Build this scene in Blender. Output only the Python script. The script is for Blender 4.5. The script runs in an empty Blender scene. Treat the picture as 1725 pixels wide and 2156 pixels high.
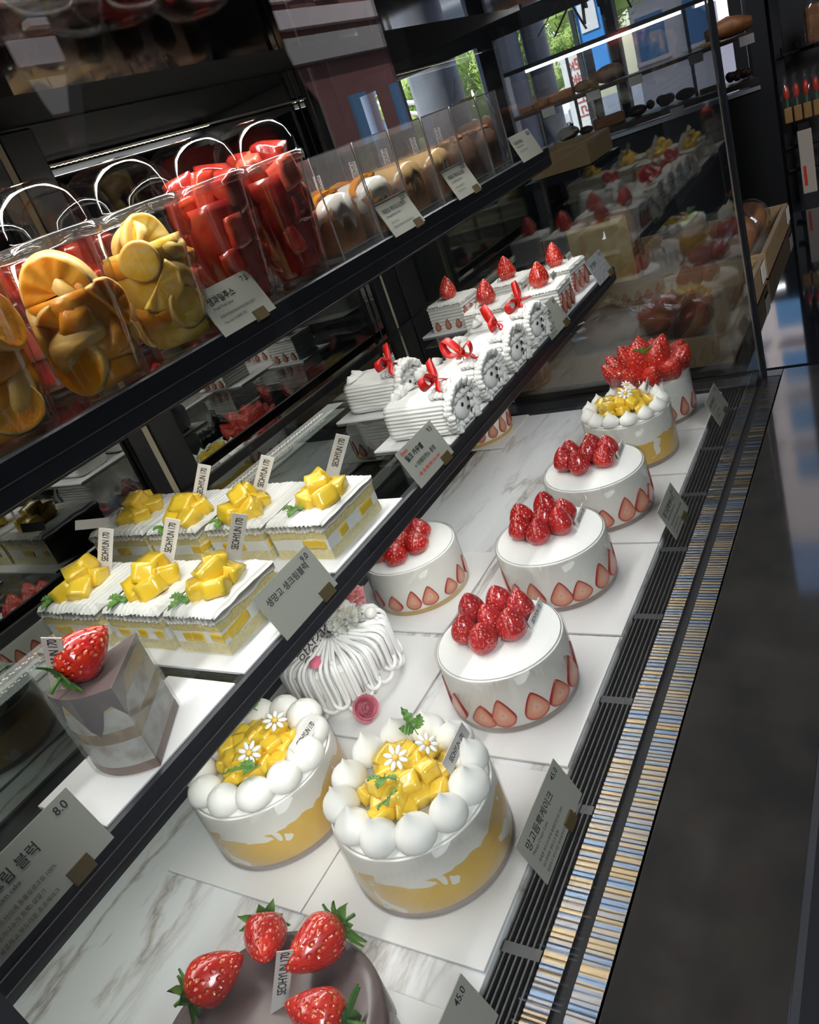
import bpy, math, random
from math import sin, cos, pi, radians as R
from mathutils import Vector as V, Matrix, noise, Euler
random.seed(7)
S = bpy.context.scene
COL = S.collection

# ------------------------------------------------------------------ camera, world, sun, lamps, exposure
cd = bpy.data.cameras.new('camera'); cam = bpy.data.objects.new('camera', cd); COL.objects.link(cam)
rgt, dwn, fwd = V((.4550, -.8299, -.3229)), V((-.5253, .0427, -.8499)), V((.7191, .5563, -.4164))
cam.matrix_world = Matrix(((rgt.x, -dwn.x, -fwd.x, 0), (rgt.y, -dwn.y, -fwd.y, 0), (rgt.z, -dwn.z, -fwd.z, .6), (0, 0, 0, 1)))
cd.sensor_fit = 'VERTICAL'; cd.sensor_height = 36; cd.lens = 1650 / 2156 * 36
cd.clip_start = .01; cd.clip_end = 200
S.camera = cam
vs_ = S.view_settings
vs_.view_transform = 'Standard'; vs_.look = 'None'; vs_.exposure = 0.0; vs_.gamma = 1; vs_.use_curve_mapping = False
S.cycles.max_bounces = 12; S.cycles.diffuse_bounces = 3; S.cycles.glossy_bounces = 6
S.cycles.transmission_bounces = 6; S.cycles.transparent_max_bounces = 40
S.cycles.sample_clamp_indirect = 4; S.cycles.caustics_reflective = False; S.cycles.caustics_refractive = False

w = bpy.data.worlds.new('sky'); S.world = w; w.use_nodes = True
bgn = w.node_tree.nodes['Background']
sky = w.node_tree.nodes.new('ShaderNodeTexSky'); sky.sky_type = 'NISHITA'; sky.sun_disc = False
sky.sun_elevation = R(50); sky.sun_rotation = R(200); sky.altitude = 100
w.node_tree.links.new(sky.outputs[0], bgn.inputs[0]); bgn.inputs[1].default_value = .55

def lamp(name, kind, loc, rot, energy, color=(1, 1, 1), size=(.1, .1), spread=180):
    l = bpy.data.lights.new(name, kind); l.energy = energy; l.color = color
    if kind == 'AREA':
        l.shape = 'RECTANGLE'; l.size, l.size_y = size; l.spread = R(spread)
    o = bpy.data.objects.new(name, l); COL.objects.link(o); o.location = loc; o.rotation_euler = rot
    return o
sun = lamp('sun', 'SUN', (0, 5, 8), V((.55, -.5, -.67)).to_track_quat('-Z', 'Y').to_euler(), 9.0, (1, .95, .88)); sun.data.angle = R(.6)
# the LED bars of the case: under the top front header, under the upper shelf nose, under the lower shelf nose
lamp('header_led_lamp', 'AREA', (.72, .563, .738), (R(-24), 0, 0), 6.6, (1, .985, .96), (1.42, .016), 175)
lamp('upper_shelf_led_lamp', 'AREA', (.76, .600, .446), (R(0), 0, 0), .95, (1, .985, .95), (1.40, .05), 170)
lamp('lower_shelf_led_lamp', 'AREA', (.75, .530, .224), (R(-6), 0, 0), 1.1, (1, .985, .95), (1.40, .05), 170)
# added fill lamp brightening the fronts from the customers' side
lamp('fill_lamp', 'AREA', (-1.5, -2.1, 2.6), (V((2.1, 2.55, -2.4))).to_track_quat('-Z', 'Y').to_euler(), 120, (.94, .97, 1), (1.6, 1.6), 150)

# ------------------------------------------------------------------ materials
MATS = {}
def nd(t, k, **kw):
    n = t.nodes.new(k)
    for a, b in kw.items(): setattr(n, a, b)
    return n
def pm(name, col, rough=.5, metal=0, spec=.5, coat=0, nz=None, col2=None, bump=None, emit=None, vcol=False, sss=0, mscale=(1, 1, 1)):
    """principled material; nz=(scale, detail, lo, hi) mixes col -> col2 by noise; bump=(scale, strength, detail)"""
    if name in MATS: return MATS[name]
    m = bpy.data.materials.new(name); m.use_nodes = True; t = m.node_tree; b = t.nodes['Principled BSDF']; L = t.links.new
    b.inputs['Base Color'].default_value = (*col, 1); b.inputs['Roughness'].default_value = rough
    b.inputs['Metallic'].default_value = metal; b.inputs['Specular IOR Level'].default_value = spec
    b.inputs['Coat Weight'].default_value = coat; b.inputs['Coat Roughness'].default_value = .05
    if sss:
        b.inputs['Subsurface Weight'].default_value = sss; b.inputs['Subsurface Radius'].default_value = (1, .6, .4); b.inputs['Subsurface Scale'].default_value = .008
    co = nd(t, 'ShaderNodeTexCoord'); mp = nd(t, 'ShaderNodeMapping'); mp.inputs['Scale'].default_value = mscale
    L(co.outputs['Object'], mp.inputs[0])
    if nz:
        n = nd(t, 'ShaderNodeTexNoise'); n.inputs['Scale'].default_value = nz[0]; n.inputs['Detail'].default_value = nz[1]
        L(mp.outputs[0], n.inputs['Vector'])
        mr = nd(t, 'ShaderNodeMapRange'); mr.inputs[1].default_value = nz[2]; mr.inputs[2].default_value = nz[3]
        L(n.outputs[0], mr.inputs[0])
        mx = nd(t, 'ShaderNodeMix', data_type='RGBA'); mx.inputs[6].default_value = (*col, 1); mx.inputs[7].default_value = (*col2, 1)
        L(mr.outputs[0], mx.inputs[0]); L(mx.outputs[2], b.inputs['Base Color'])
    if vcol:
        a = nd(t, 'ShaderNodeAttribute', attribute_name='Col'); L(a.outputs[0], b.inputs['Base Color'])
    if bump:
        n = nd(t, 'ShaderNodeTexNoise'); n.inputs['Scale'].default_value = bump[0]; n.inputs['Detail'].default_value = bump[2] if len(bump) > 2 else 3
        L(mp.outputs[0], n.inputs['Vector'])
        u = nd(t, 'ShaderNodeBump'); u.inputs['Strength'].default_value = bump[1]; u.inputs['Distance'].default_value = .002
        L(n.outputs[0], u.inputs['Height']); L(u.outputs[0], b.inputs['Normal'])
    if emit:
        b.inputs['Emission Color'].default_value = (*emit[0], 1); b.inputs['Emission Strength'].default_value = emit[1]
    MATS[name] = m; return m
def clear(name, tint=(.97, .98, .97), rough=.02, ior=1.5, gain=1.0, haze=0):
    """thin clear sheet: straight-through transmission plus Fresnel reflection"""
    if name in MATS: return MATS[name]
    m = bpy.data.materials.new(name); m.use_nodes = True; t = m.node_tree; L = t.links.new
    t.nodes.remove(t.nodes['Principled BSDF']); out = t.nodes['Material Output']
    g = nd(t, 'ShaderNodeNewGeometry'); ma = nd(t, 'ShaderNodeMath', operation='MULTIPLY_ADD')
    ma.inputs[1].default_value = 1 / ior - ior; ma.inputs[2].default_value = ior; L(g.outputs['Backfacing'], ma.inputs[0])
    f = nd(t, 'ShaderNodeFresnel'); L(ma.outputs[0], f.inputs[0])
    gn = nd(t, 'ShaderNodeMath', operation='MULTIPLY', use_clamp=True); gn.inputs[1].default_value = gain; L(f.outputs[0], gn.inputs[0])
    tr = nd(t, 'ShaderNodeBsdfTransparent'); tr.inputs[0].default_value = (*tint, 1)
    gl = nd(t, 'ShaderNodeBsdfGlossy'); gl.inputs['Roughness'].default_value = rough
    base = tr
    if haze:
        df = nd(t, 'ShaderNodeBsdfDiffuse'); df.inputs[0].default_value = (.9, .9, .9, 1)
        hm = nd(t, 'ShaderNodeMixShader'); hm.inputs[0].default_value = haze
        L(tr.outputs[0], hm.inputs[1]); L(df.outputs[0], hm.inputs[2]); base = hm
    mx = nd(t, 'ShaderNodeMixShader'); L(gn.outputs[0], mx.inputs[0]); L(base.outputs[0], mx.inputs[1]); L(gl.outputs[0], mx.inputs[2])
    L(mx.outputs[0], out.inputs[0]); MATS[name] = m; return m
def emat(name, col, s):
    if name in MATS: return MATS[name]
    m = bpy.data.materials.new(name); m.use_nodes = True; t = m.node_tree; t.nodes.remove(t.nodes['Principled BSDF'])
    e = nd(t, 'ShaderNodeEmission'); e.inputs[0].default_value = (*col, 1); e.inputs[1].default_value = s
    t.links.new(e.outputs[0], t.nodes['Material Output'].inputs[0]); MATS[name] = m; return m

def marble():
    m = pm('marble', (.80, .79, .80), .22, spec=.5); t = m.node_tree; L = t.links.new; b = t.nodes['Principled BSDF']
    co = nd(t, 'ShaderNodeTexCoord'); mp = nd(t, 'ShaderNodeMapping'); mp.inputs['Rotation'].default_value = (0, 0, R(-36)); mp.inputs['Scale'].default_value = (1.5, 6.0, 1)
    L(co.outputs['Object'], mp.inputs[0])
    n = nd(t, 'ShaderNodeTexNoise'); n.inputs['Scale'].default_value = 2.1; n.inputs['Detail'].default_value = 9; n.inputs['Roughness'].default_value = .62; n.inputs['Distortion'].default_value = .25
    L(mp.outputs[0], n.inputs['Vector'])
    a = nd(t, 'ShaderNodeMath', operation='SUBTRACT'); a.inputs[1].default_value = .5; L(n.outputs[0], a.inputs[0])
    ab = nd(t, 'ShaderNodeMath', operation='ABSOLUTE'); L(a.outputs[0], ab.inputs[0])
    cr = nd(t, 'ShaderNodeValToRGB'); cr.color_ramp.elements[0].position = 0; cr.color_ramp.elements[0].color = (.40, .37, .35, 1)
    cr.color_ramp.elements[1].position = .05; cr.color_ramp.elements[1].color = (.80, .80, .81, 1)
    e = cr.color_ramp.elements.new(.012); e.color = (.56, .52, .49, 1)
    L(ab.outputs[0], cr.inputs[0])
    n2 = nd(t, 'ShaderNodeTexNoise'); n2.inputs['Scale'].default_value = 1.3; n2.inputs['Detail'].default_value = 3; L(mp.outputs[0], n2.inputs['Vector'])
    mr = nd(t, 'ShaderNodeMapRange'); mr.inputs[1].default_value = .36; mr.inputs[2].default_value = .54; L(n2.outputs[0], mr.inputs[0])
    mx = nd(t, 'ShaderNodeMix', data_type='RGBA'); mx.inputs[6].default_value = (.80, .80, .815, 1); L(mr.outputs[0], mx.inputs[0]); L(cr.outputs[0], mx.inputs[7])
    L(mx.outputs[2], b.inputs['Base Color']); return m
def strawberry_mat(name, c1, c2, seedc=(.85, .55, .12)):
    if name in MATS: return MATS[name]
    m = pm(name, c1, .26, coat=.8, spec=.55); t = m.node_tree; L = t.links.new; b = t.nodes['Principled BSDF']
    co = nd(t, 'ShaderNodeTexCoord'); mp = nd(t, 'ShaderNodeMapping'); mp.inputs['Scale'].default_value = (1, 1, .75); L(co.outputs['Object'], mp.inputs[0])
    vo = nd(t, 'ShaderNodeTexVoronoi'); vo.inputs['Scale'].default_value = 250; vo.inputs['Randomness'].default_value = .55; L(mp.outputs[0], vo.inputs['Vector'])
    sp = nd(t, 'ShaderNodeMapRange'); sp.inputs[1].default_value = .17; sp.inputs[2].default_value = .25; L(vo.outputs['Distance'], sp.inputs[0])
    n = nd(t, 'ShaderNodeTexNoise'); n.inputs['Scale'].default_value = 70; L(co.outputs['Object'], n.inputs['Vector'])
    mr = nd(t, 'ShaderNodeMapRange'); mr.inputs[1].default_value = .38; mr.inputs[2].default_value = .66; L(n.outputs[0], mr.inputs[0])
    mx = nd(t, 'ShaderNodeMix', data_type='RGBA'); mx.inputs[6].default_value = (*c1, 1); mx.inputs[7].default_value = (*c2, 1); L(mr.outputs[0], mx.inputs[0])
    m2 = nd(t, 'ShaderNodeMix', data_type='RGBA'); m2.inputs[6].default_value = (*seedc, 1); L(sp.outputs[0], m2.inputs[0]); L(mx.outputs[2], m2.inputs[7])
    L(m2.outputs[2], b.inputs['Base Color'])
    hr = nd(t, 'ShaderNodeMapRange'); hr.inputs[1].default_value = .1; hr.inputs[2].default_value = .5; L(vo.outputs['Distance'], hr.inputs[0])
    u = nd(t, 'ShaderNodeBump'); u.inputs['Strength'].default_value = .7; u.inputs['Distance'].default_value = .0016; L(hr.outputs[0], u.inputs['Height'])
    L(u.outputs[0], b.inputs['Normal']); L(u.outputs[0], b.inputs['Coat Normal']); return m
def mango_side_mat():
    m = pm('mango_side', (.9, .88, .82), .42, coat=.15); t = m.node_tree; L = t.links.new; b = t.nodes['Principled BSDF']
    co = nd(t, 'ShaderNodeTexCoord'); sx = nd(t, 'ShaderNodeSeparateXYZ'); L(co.outputs['Object'], sx.inputs[0])
    mp = nd(t, 'ShaderNodeMapping'); mp.inputs['Scale'].default_value = (13, 13, 17); L(co.outputs['Object'], mp.inputs[0])
    n = nd(t, 'ShaderNodeTexNoise'); n.inputs['Scale'].default_value = 1; n.inputs['Detail'].default_value = 3; n.inputs['Distortion'].default_value = .7; L(mp.outputs[0], n.inputs['Vector'])
    zr = nd(t, 'ShaderNodeMapRange'); zr.inputs[1].default_value = .012; zr.inputs[2].default_value = .075; zr.inputs[3].default_value = .43; zr.inputs[4].default_value = -.26; L(sx.outputs[2], zr.inputs[0])
    ad = nd(t, 'ShaderNodeMath', operation='ADD'); L(n.outputs[0], ad.inputs[0]); L(zr.outputs[0], ad.inputs[1])
    sh = nd(t, 'ShaderNodeMapRange'); sh.inputs[1].default_value = .485; sh.inputs[2].default_value = .50; L(ad.outputs[0], sh.inputs[0])
    n3 = nd(t, 'ShaderNodeTexNoise'); n3.inputs['Scale'].default_value = 34; n3.inputs['Detail'].default_value = 2; n3.inputs['Distortion'].default_value = .6; L(co.outputs['Object'], n3.inputs['Vector'])
    s3 = nd(t, 'ShaderNodeMapRange'); s3.inputs[1].default_value = .64; s3.inputs[2].default_value = .655; s3.inputs[3].default_value = 1; s3.inputs[4].default_value = 0; L(n3.outputs[0], s3.inputs[0])
    s4 = nd(t, 'ShaderNodeMath', operation='MULTIPLY'); L(sh.outputs[0], s4.inputs[0]); L(s3.outputs[0], s4.inputs[1])
    n2 = nd(t, 'ShaderNodeTexNoise'); n2.inputs['Scale'].default_value = 60; n2.inputs['Detail'].default_value = 5; L(co.outputs['Object'], n2.inputs['Vector'])
    my = nd(t, 'ShaderNodeMix', data_type='RGBA'); my.inputs[6].default_value = (.70, .40, .03, 1); my.inputs[7].default_value = (.80, .53, .10, 1); L(n2.outputs[0], my.inputs[0])
    mx = nd(t, 'ShaderNodeMix', data_type='RGBA'); mx.inputs[6].default_value = (.88, .86, .80, 1); L(s4.outputs[0], mx.inputs[0]); L(my.outputs[2], mx.inputs[7])
    L(mx.outputs[2], b.inputs['Base Color']); return m

CREAM = pm('whipped_cream', (.86, .85, .81), .55, spec=.3, bump=(220, .10, 4))
CREAMS = pm('smooth_cream', (.86, .85, .80), .42, spec=.35)
SUGAR = pm('cream_top_snow', (.88, .88, .86), .8, spec=.2, bump=(900, .35, 2))
BOARD = pm('white_board', (.78, .77, .765), .45)
BOARDE = pm('board_edge', (.45, .43, .40), .7)
BLACK = pm('black_metal', (.012, .013, .017), .28, spec=.5)
BLACKM = pm('black_matt', (.012, .012, .014), .6)
RAILM = pm('rail_black', (.014, .016, .021), .36, spec=.45)
DARKG = pm('dark_gap', (.006, .006, .008), .7)
GREYM = pm('grey_metal', (.035, .037, .04), .4, metal=.3)
STEEL = pm('led_tinted_steel', (.20, .155, .095), .30, metal=1, nz=(5, 3, .42, .58), col2=(.095, .13, .19), mscale=(36, .2, .2))  # warm and cool bands paint the LED reflections into the metal colour
COUNTER = pm('dark_steel_counter', (.019, .0185, .0185), .07, metal=.0, spec=.42, nz=(16, 8, .35, .75), col2=(.032, .030, .028), bump=(30, .012, 6))
TABLE = pm('gloss_black_table', (.006, .007, .010), .05, spec=.8)
GLASS = clear('case_glass', (.975, .985, .98), .0, 1.52)
SHELFG = clear('shelf_glass', (.90, .94, .925), .0, 1.52)
FILM = clear('clear_film', (.975, .975, .97), .04, 1.45, gain=.5)
GLASSE = clear('end_glass', (.95, .97, .96), .0, 1.52, gain=3.6)
PET = clear('clear_plastic', (.975, .975, .975), .03, 1.55, gain=1.0)
STRAW = strawberry_mat('strawberry_red', (.50, .012, .010), (.36, .006, .010), (.62, .16, .04))
STRAWB = strawberry_mat('strawberry_bright', (.60, .030, .012), (.45, .008, .010), (.75, .30, .05))
LEAF = pm('leaf_green', (.055, .17, .03), .5, nz=(90, 3, .35, .65), col2=(.13, .28, .05))
GOLD = pm('gold_leaf', (.95, .62, .12), .22, metal=1)
MANGO = pm('mango_flesh', (.80, .50, .022), .22, spec=.5, coat=.7, nz=(60, 3, .3, .7), col2=(.84, .60, .06), bump=(150, .15, 3))
MANGOS = mango_side_mat()
SPONGE = pm('sponge', (.80, .69, .34), .9, spec=.1, nz=(260, 5, .35, .7), col2=(.70, .56, .24), bump=(420, .8, 5))
SPONGEL = pm('sponge_light', (.84, .76, .46), .9, spec=.1, nz=(260, 5, .35, .7), col2=(.75, .64, .34), bump=(420, .8, 5))
BISC = pm('biscuit_base', (.44, .24, .09), .8, nz=(200, 4, .3, .7), col2=(.33, .17, .07), bump=(300, .4))
BISCG = pm('biscuit_grey', (.34, .24, .19), .8, nz=(200, 4, .3, .7), col2=(.26, .18, .15), bump=(300, .4))
BISCY = pm('biscuit_gold', (.62, .42, .14), .8, nz=(200, 4, .3, .7), col2=(.50, .32, .10), bump=(300, .4))
SLICEM = pm('cut_strawberry', (.7, .2, .15), .35, coat=.3, vcol=True)
INK = pm('ink_black', (.015, .015, .015), .6)
INKR = pm('ink_red', (.55, .05, .03), .6)
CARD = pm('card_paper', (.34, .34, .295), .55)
TAG = pm('tag_card', (.80, .77, .73), .5)
TAGG = pm('tag_grey', (.50, .48, .45), .5)
BRASS = pm('clip_wood', (.085, .06, .022), .5)
RIB = pm('red_ribbon', (.62, .012, .010), .32, spec=.5)
CHOC = pm('ganache_glaze', (.125, .090, .085), .24, spec=.4)
CHOCD = pm('chocolate_drip', (.065, .032, .026), .3)
WOOD = pm('crate_pine', (.30, .20, .105), .55, nz=(7, 5, .3, .7), col2=(.21, .13, .06), mscale=(2, 30, 30))
WOODL = pm('crate_pine_rim', (.36, .245, .13), .5, nz=(7, 5, .3, .7), col2=(.26, .165, .08), mscale=(2, 30, 30))
CRUST = pm('bread_crust', (.30, .12, .035), .5, nz=(25, 5, .3, .7), col2=(.16, .055, .018), bump=(60, .6, 5))
CRUMB = pm('bread_crumb', (.72, .55, .24), .8, nz=(30, 4, .3, .7), col2=(.55, .34, .10), bump=(120, .5, 5))
POUND = pm('pound_cake', (.40, .19, .065), .75, nz=(35, 6, .3, .72), col2=(.20, .08, .028), bump=(260, .7, 5))
ICING = pm('white_icing', (.85, .80, .70), .25, coat=.4)
CARAM = pm('caramel_icing', (.66, .44, .19), .25, coat=.5, nz=(40, 3, .3, .7), col2=(.56, .33, .12))
PEEL = pm('orange_peel', (.78, .28, .015), .2, coat=.7)
PEARL = pm('pearl', (.86, .83, .80), .18, coat=.6)
# ------------------------------------------------------------------ object helpers
def link(o, parent=None, loc=None, rot=None):
    COL.objects.link(o)
    if parent: o.parent = parent
    if loc is not None: o.location = loc
    if rot is not None: o.rotation_euler = rot
    return o
def tag(o, label=None, cat=None, group=None, kind=None):
    if label: o['label'] = label
    if cat: o['category'] = cat
    if group: o['group'] = group
    if kind: o['kind'] = kind
    return o
def thing(name, label, cat, loc=(0, 0, 0), rz=0, group=None):
    o = bpy.data.objects.new(name, None); o.empty_display_size = .02
    link(o, None, loc, (0, 0, rz)); return tag(o, label, cat, group)
class MB:
    def __init__(s): s.v = []; s.f = []; s.m = []; s.c = []
    def add(s, vs, fs, m=0, col=None):
        n = len(s.v); s.v += [tuple(p) for p in vs]; s.f += [tuple(i + n for i in f) for f in fs]; s.m += [m] * len(fs)
        s.c += (col if isinstance(col, list) else [col or (1, 1, 1)] * len(vs)); return s
    def box(s, c, d, m=0, rot=None):
        x, y, z = [k / 2 for k in d]; P = [V((a, b, e)) for a in (-x, x) for b in (-y, y) for e in (-z, z)]
        if rot: q = Euler(rot).to_matrix(); P = [q @ p for p in P]
        P = [p + V(c) for p in P]
        return s.add(P, [(0, 1, 3, 2), (4, 6, 7, 5), (0, 4, 5, 1), (2, 3, 7, 6), (0, 2, 6, 4), (1, 5, 7, 3)], m)
    def lathe(s, prof, n=32, m=0, c=(0, 0, 0), mat=None, wob=None):
        rows = []; vs = []; fs = []
        for r, z in prof:
            if abs(r) < 1e-7: rows.append([len(vs)]); vs.append(V((0, 0, z)))
            else:
                rows.append(list(range(len(vs), len(vs) + n)))
                for i in range(n):
                    a = 2 * pi * i / n; rr = r * (wob(a, z) if wob else 1); vs.append(V((rr * cos(a), rr * sin(a), z)))
        for A, B in zip(rows, rows[1:]):
            for i in range(n):
                j = (i + 1) % n
                if len(A) == 1 and len(B) == 1: continue
                if len(A) == 1: fs.append((A[0], B[j], B[i]))
                elif len(B) == 1: fs.append((A[i], A[j], B[0]))
                else: fs.append((A[i], A[j], B[j], B[i]))
        if mat: vs = [mat @ p for p in vs]
        return s.add([p + V(c) for p in vs], fs, m)
    def tube(s, pts, rad, n=8, m=0, cap=True, flat=1.0, up=(0, 0, 1)):
        pts = [V(p) for p in pts]; vs = []; fs = []; prev = None
        for i, p in enumerate(pts):
            t = (pts[min(i + 1, len(pts) - 1)] - pts[max(i - 1, 0)]).normalized()
            u = prev if prev is not None else V(up)
            x = (u - t * u.dot(t))
            if x.length < 1e-6: x = V((1, 0, 0)) - t * t.x
            x.normalize(); y = t.cross(x); prev = x
            r = rad(i / (len(pts) - 1)) if callable(rad) else rad
            for k in range(n):
                a = 2 * pi * k / n; vs.append(p + x * (r * cos(a) * flat) + y * (r * sin(a)))
        for i in range(len(pts) - 1):
            for k in range(n):
                j = (k + 1) % n; fs.append((i * n + k, i * n + j, (i + 1) * n + j, (i + 1) * n + k))
        if cap: fs += [tuple(range(n - 1, -1, -1)), tuple(range((len(pts) - 1) * n, len(pts) * n))]
        return s.add(vs, fs, m)
    def ribbon(s, pts, width, th=.0006, m=0):
        """flat strip: pts = [(centre, half-width direction)]"""
        vs = []; fs = []
        n = len(pts)
        for i, (p, d) in enumerate(pts):
            p = V(p); d = V(d); t = (V(pts[min(i + 1, n - 1)][0]) - V(pts[max(i - 1, 0)][0])).normalized()
            k = t.cross(d).normalized() * th / 2; h = d.normalized() * width / 2
            vs += [p - h - k, p + h - k, p + h + k, p - h + k]
        for i in range(n - 1):
            for a in range(4):
                b = (a + 1) % 4; fs.append((i * 4 + a, i * 4 + b, i * 4 + 4 + b, i * 4 + 4 + a))
        fs += [(3, 2, 1, 0), (n * 4 - 4, n * 4 - 3, n * 4 - 2, n * 4 - 1)]
        return s.add(vs, fs, m)
    def ball(s, c, r, n=16, m=0, sc=(1, 1, 1)):
        pr = [(r * sin(pi * i / (n // 2)) * 1.0, -r * cos(pi * i / (n // 2))) for i in range(n // 2 + 1)]
        pr[0] = (0, -r); pr[-1] = (0, r)
        return s.lathe(pr, n, m, c, Matrix.Diagonal((*sc, 1)))
    def mesh(s, name, smooth=False, usecol=False):
        me = bpy.data.meshes.new(name); me.from_pydata(s.v, [], s.f)
        me.polygons.foreach_set('material_index', s.m)
        if smooth: me.polygons.foreach_set('use_smooth', [True] * len(s.f))
        if usecol:
            a = me.color_attributes.new('Col', 'FLOAT_COLOR', 'POINT')
            for i, c in enumerate(s.c): a.data[i].color = (*c, 1)
        me.update(); return me
    def obj(s, name, mats, parent=None, loc=None, rot=None, smooth=False, bevel=0, usecol=False, sub=0, seg=2, auto=False):
        me = s.mesh(name, smooth or auto, usecol)
        for m in (mats if isinstance(mats, (list, tuple)) else [mats]): me.materials.append(m)
        o = bpy.data.objects.new(name, me); link(o, parent, loc, rot)
        if auto: me.set_sharp_from_angle(angle=R(35))
        if bevel:
            b = o.modifiers.new('bevel', 'BEVEL'); b.width = bevel; b.segments = seg; b.limit_method = 'ANGLE'; b.angle_limit = R(40)
        if sub:
            b = o.modifiers.new('sub', 'SUBSURF'); b.levels = sub; b.render_levels = sub
        return o
def inst(name, src, parent, loc=(0, 0, 0), rot=(0, 0, 0), sc=1):
    """another object that shares the mesh data of src"""
    o = bpy.data.objects.new(name, src.data if hasattr(src, 'data') else src); link(o, parent, loc, rot)
    o.scale = (sc, sc, sc) if not isinstance(sc, (tuple, list)) else sc
    if hasattr(src, 'modifiers'):
        for md in src.modifiers:
            n = o.modifiers.new(md.name, md.type)
            if md.type == 'BEVEL': n.width = md.width; n.segments = md.segments; n.limit_method = 'ANGLE'; n.angle_limit = md.angle_limit
            if md.type == 'SUBSURF': n.levels = md.levels; n.render_levels = md.render_levels
    return o
def copy_tree(o, parent=None):
    c = o.copy(); COL.objects.link(c)
    if parent: c.parent = parent
    for ch in list(o.children): copy_tree(ch, c)
    return c
TXT = {}
def text(body, size, mat, parent, loc, rot=(R(90), 0, 0), align='LEFT', fat=0, name='lettering', ext=0, spacing=1):
    k = (body, size, mat.name, align, fat, ext, spacing)
    if k not in TXT:   # the lettering as real mesh outlines
        c = bpy.data.curves.new('lettering', 'FONT'); c.body = body; c.size = size; c.align_x = align; c.offset = fat; c.extrude = ext
        c.space_character = spacing; c.resolution_u = 3
        f = bpy.data.objects.new('lettering', c)
        me = bpy.data.meshes.new_from_object(f); me.materials.clear(); me.materials.append(mat)
        bpy.data.objects.remove(f); bpy.data.curves.remove(c); TXT[k] = me
    o = bpy.data.objects.new(name, TXT[k]); return link(o, parent, loc, rot)
def structure(o): o['kind'] = 'structure'; return o
def boxobj(name, c, d, mat, parent=None, bevel=0, kind=None):
    o = MB().box((0, 0, 0), d).obj(name, mat, parent, c, bevel=bevel)
    if kind: o['kind'] = kind
    return o
# ------------------------------------------------------------------ room shell
FLOORM = pm('floor_tile', (.20, .21, .235), .45, nz=(3, 4, .3, .7), col2=(.15, .16, .18))
DARKW = pm('dark_wall', (.010, .010, .012), .75)
ZF = -.85
structure(boxobj('floor', (2.2, .6, ZF - .05), (9.6, 7.6, .1), FLOORM))
structure(boxobj('ceiling', (2.2, .6, 4.65), (9.6, 7.6, .1), DARKW))
structure(boxobj('wall_back', (2.2, 4.45, 1.875), (9.6, .1, 5.45), DARKW))
structure(boxobj('wall_near', (-2.6, .6, 1.875), (.1, 7.6, 5.45), DARKW))
m = MB()   # customer side wall: dark, with a wide window opening at its far end; wedge gap added to imitate a viewer's reflected outline
Y0 = -2.5
def slab(m, poly, y, t):
    n = len(poly); vs = [(x, y - t / 2, z) for x, z in poly] + [(x, y + t / 2, z) for x, z in poly]
    fs = [tuple(range(n)), tuple(range(2 * n - 1, n - 1, -1))] + [(i, i + n, (i + 1) % n + n, (i + 1) % n) for i in range(n)]
    m.add(vs, fs)
slab(m, [(-2.6, ZF), (2.56, ZF), (2.545, .90), (2.52, 1.10), (2.46, 1.34), (2.42, 4.6), (-2.6, 4.6)], Y0, .1)
slab(m, [(2.565, ZF), (4.42, ZF), (4.42, .9), (4.30, 1.05), (4.27, 1.2), (4.35, 4.6), (2.84, 4.6), (2.80, 1.34), (2.67, 1.10), (2.58, .90)], Y0, .1)
slab(m, [(4.35, 2.45), (7, 2.45), (7, 4.6), (4.35, 4.6)], Y0, .1)
structure(m.obj('wall_side', DARKW))
structure(boxobj('reflection_blocker', (3.38, -1.0, .35), (1.12, .08, 2.4), DARKW))  # unseen dark slabs added to block stray mirror and glass reflections
structure(boxobj('reflection_blocker', (5.05, -1.0, -.15), (2.2, .08, 1.4), DARKW))
structure(boxobj('reflection_blocker', (2.26, -1.0, -.125), (1.1, .08, 1.45), DARKW))
# far wall: window front with dark mullions; low dark wall piece behind the shelves on the right
XW = 6.5
m = MB()
m.box((XW, -.95, 1.875), (.12, 3.3, 5.45)); m.box((XW, 2.5, (ZF + .02) / 2), (.12, 5.2, .02 - ZF)); m.box((XW, 2.81, 3.45), (.12, 3.38, 2.3))

structure(m.obj('wall_far', DARKW))
m = MB()
for y, wd in ((3.63, .20), (2.70, .13), (4.2, .1), (1.75, .06)): m.box((XW - .02, y, 1.0), (.10, wd, 3.4))
m.box((XW - .02, 2.6, 1.02), (.07, 3.4, .12))
structure(m.obj('window_1', BLACKM))
p = boxobj('pane', (XW, 2.4, .95), (.012, 3.9, 2.9), GLASS); p.name = 'window_2'; structure(p)

# ------------------------------------------------------------------ outdoors beyond the windows
ROAD = pm('asphalt', (.20, .20, .23), .8); BRICK = pm('brick_red', (.20, .075, .065), .8, nz=(6, 4, .3, .7), col2=(.15, .06, .055))
STONE = pm('stone_pink', (.62, .52, .50), .7); WINB = pm('window_blue', (.09, .20, .36), .5, spec=.15)
BEIGE = pm('stone_beige', (.34, .31, .29), .8); COLM = pm('column_grey', (.17, .18, .23), .35, nz=(2, 2, .3, .7), col2=(.30, .31, .38))
o = boxobj('road', (24, 2, ZF - .35), (36, 60, .1), ROAD); structure(o)
o = boxobj('sidewalk', (9.0, 2, ZF - .22), (5, 30, .16), pm('paving', (.36, .35, .35), .8)); structure(o)
for k, (yy, zz, ln) in enumerate(((3.2, 0, 5), (5.4, 0, 6), (1.5, 0, 6))):
    b = boxobj('road_marking', (16 + 2 * k, yy, ZF - .29), (.25, ln, .015), pm('road_white', (.75, .75, .75), .7)); structure(b)

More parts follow.
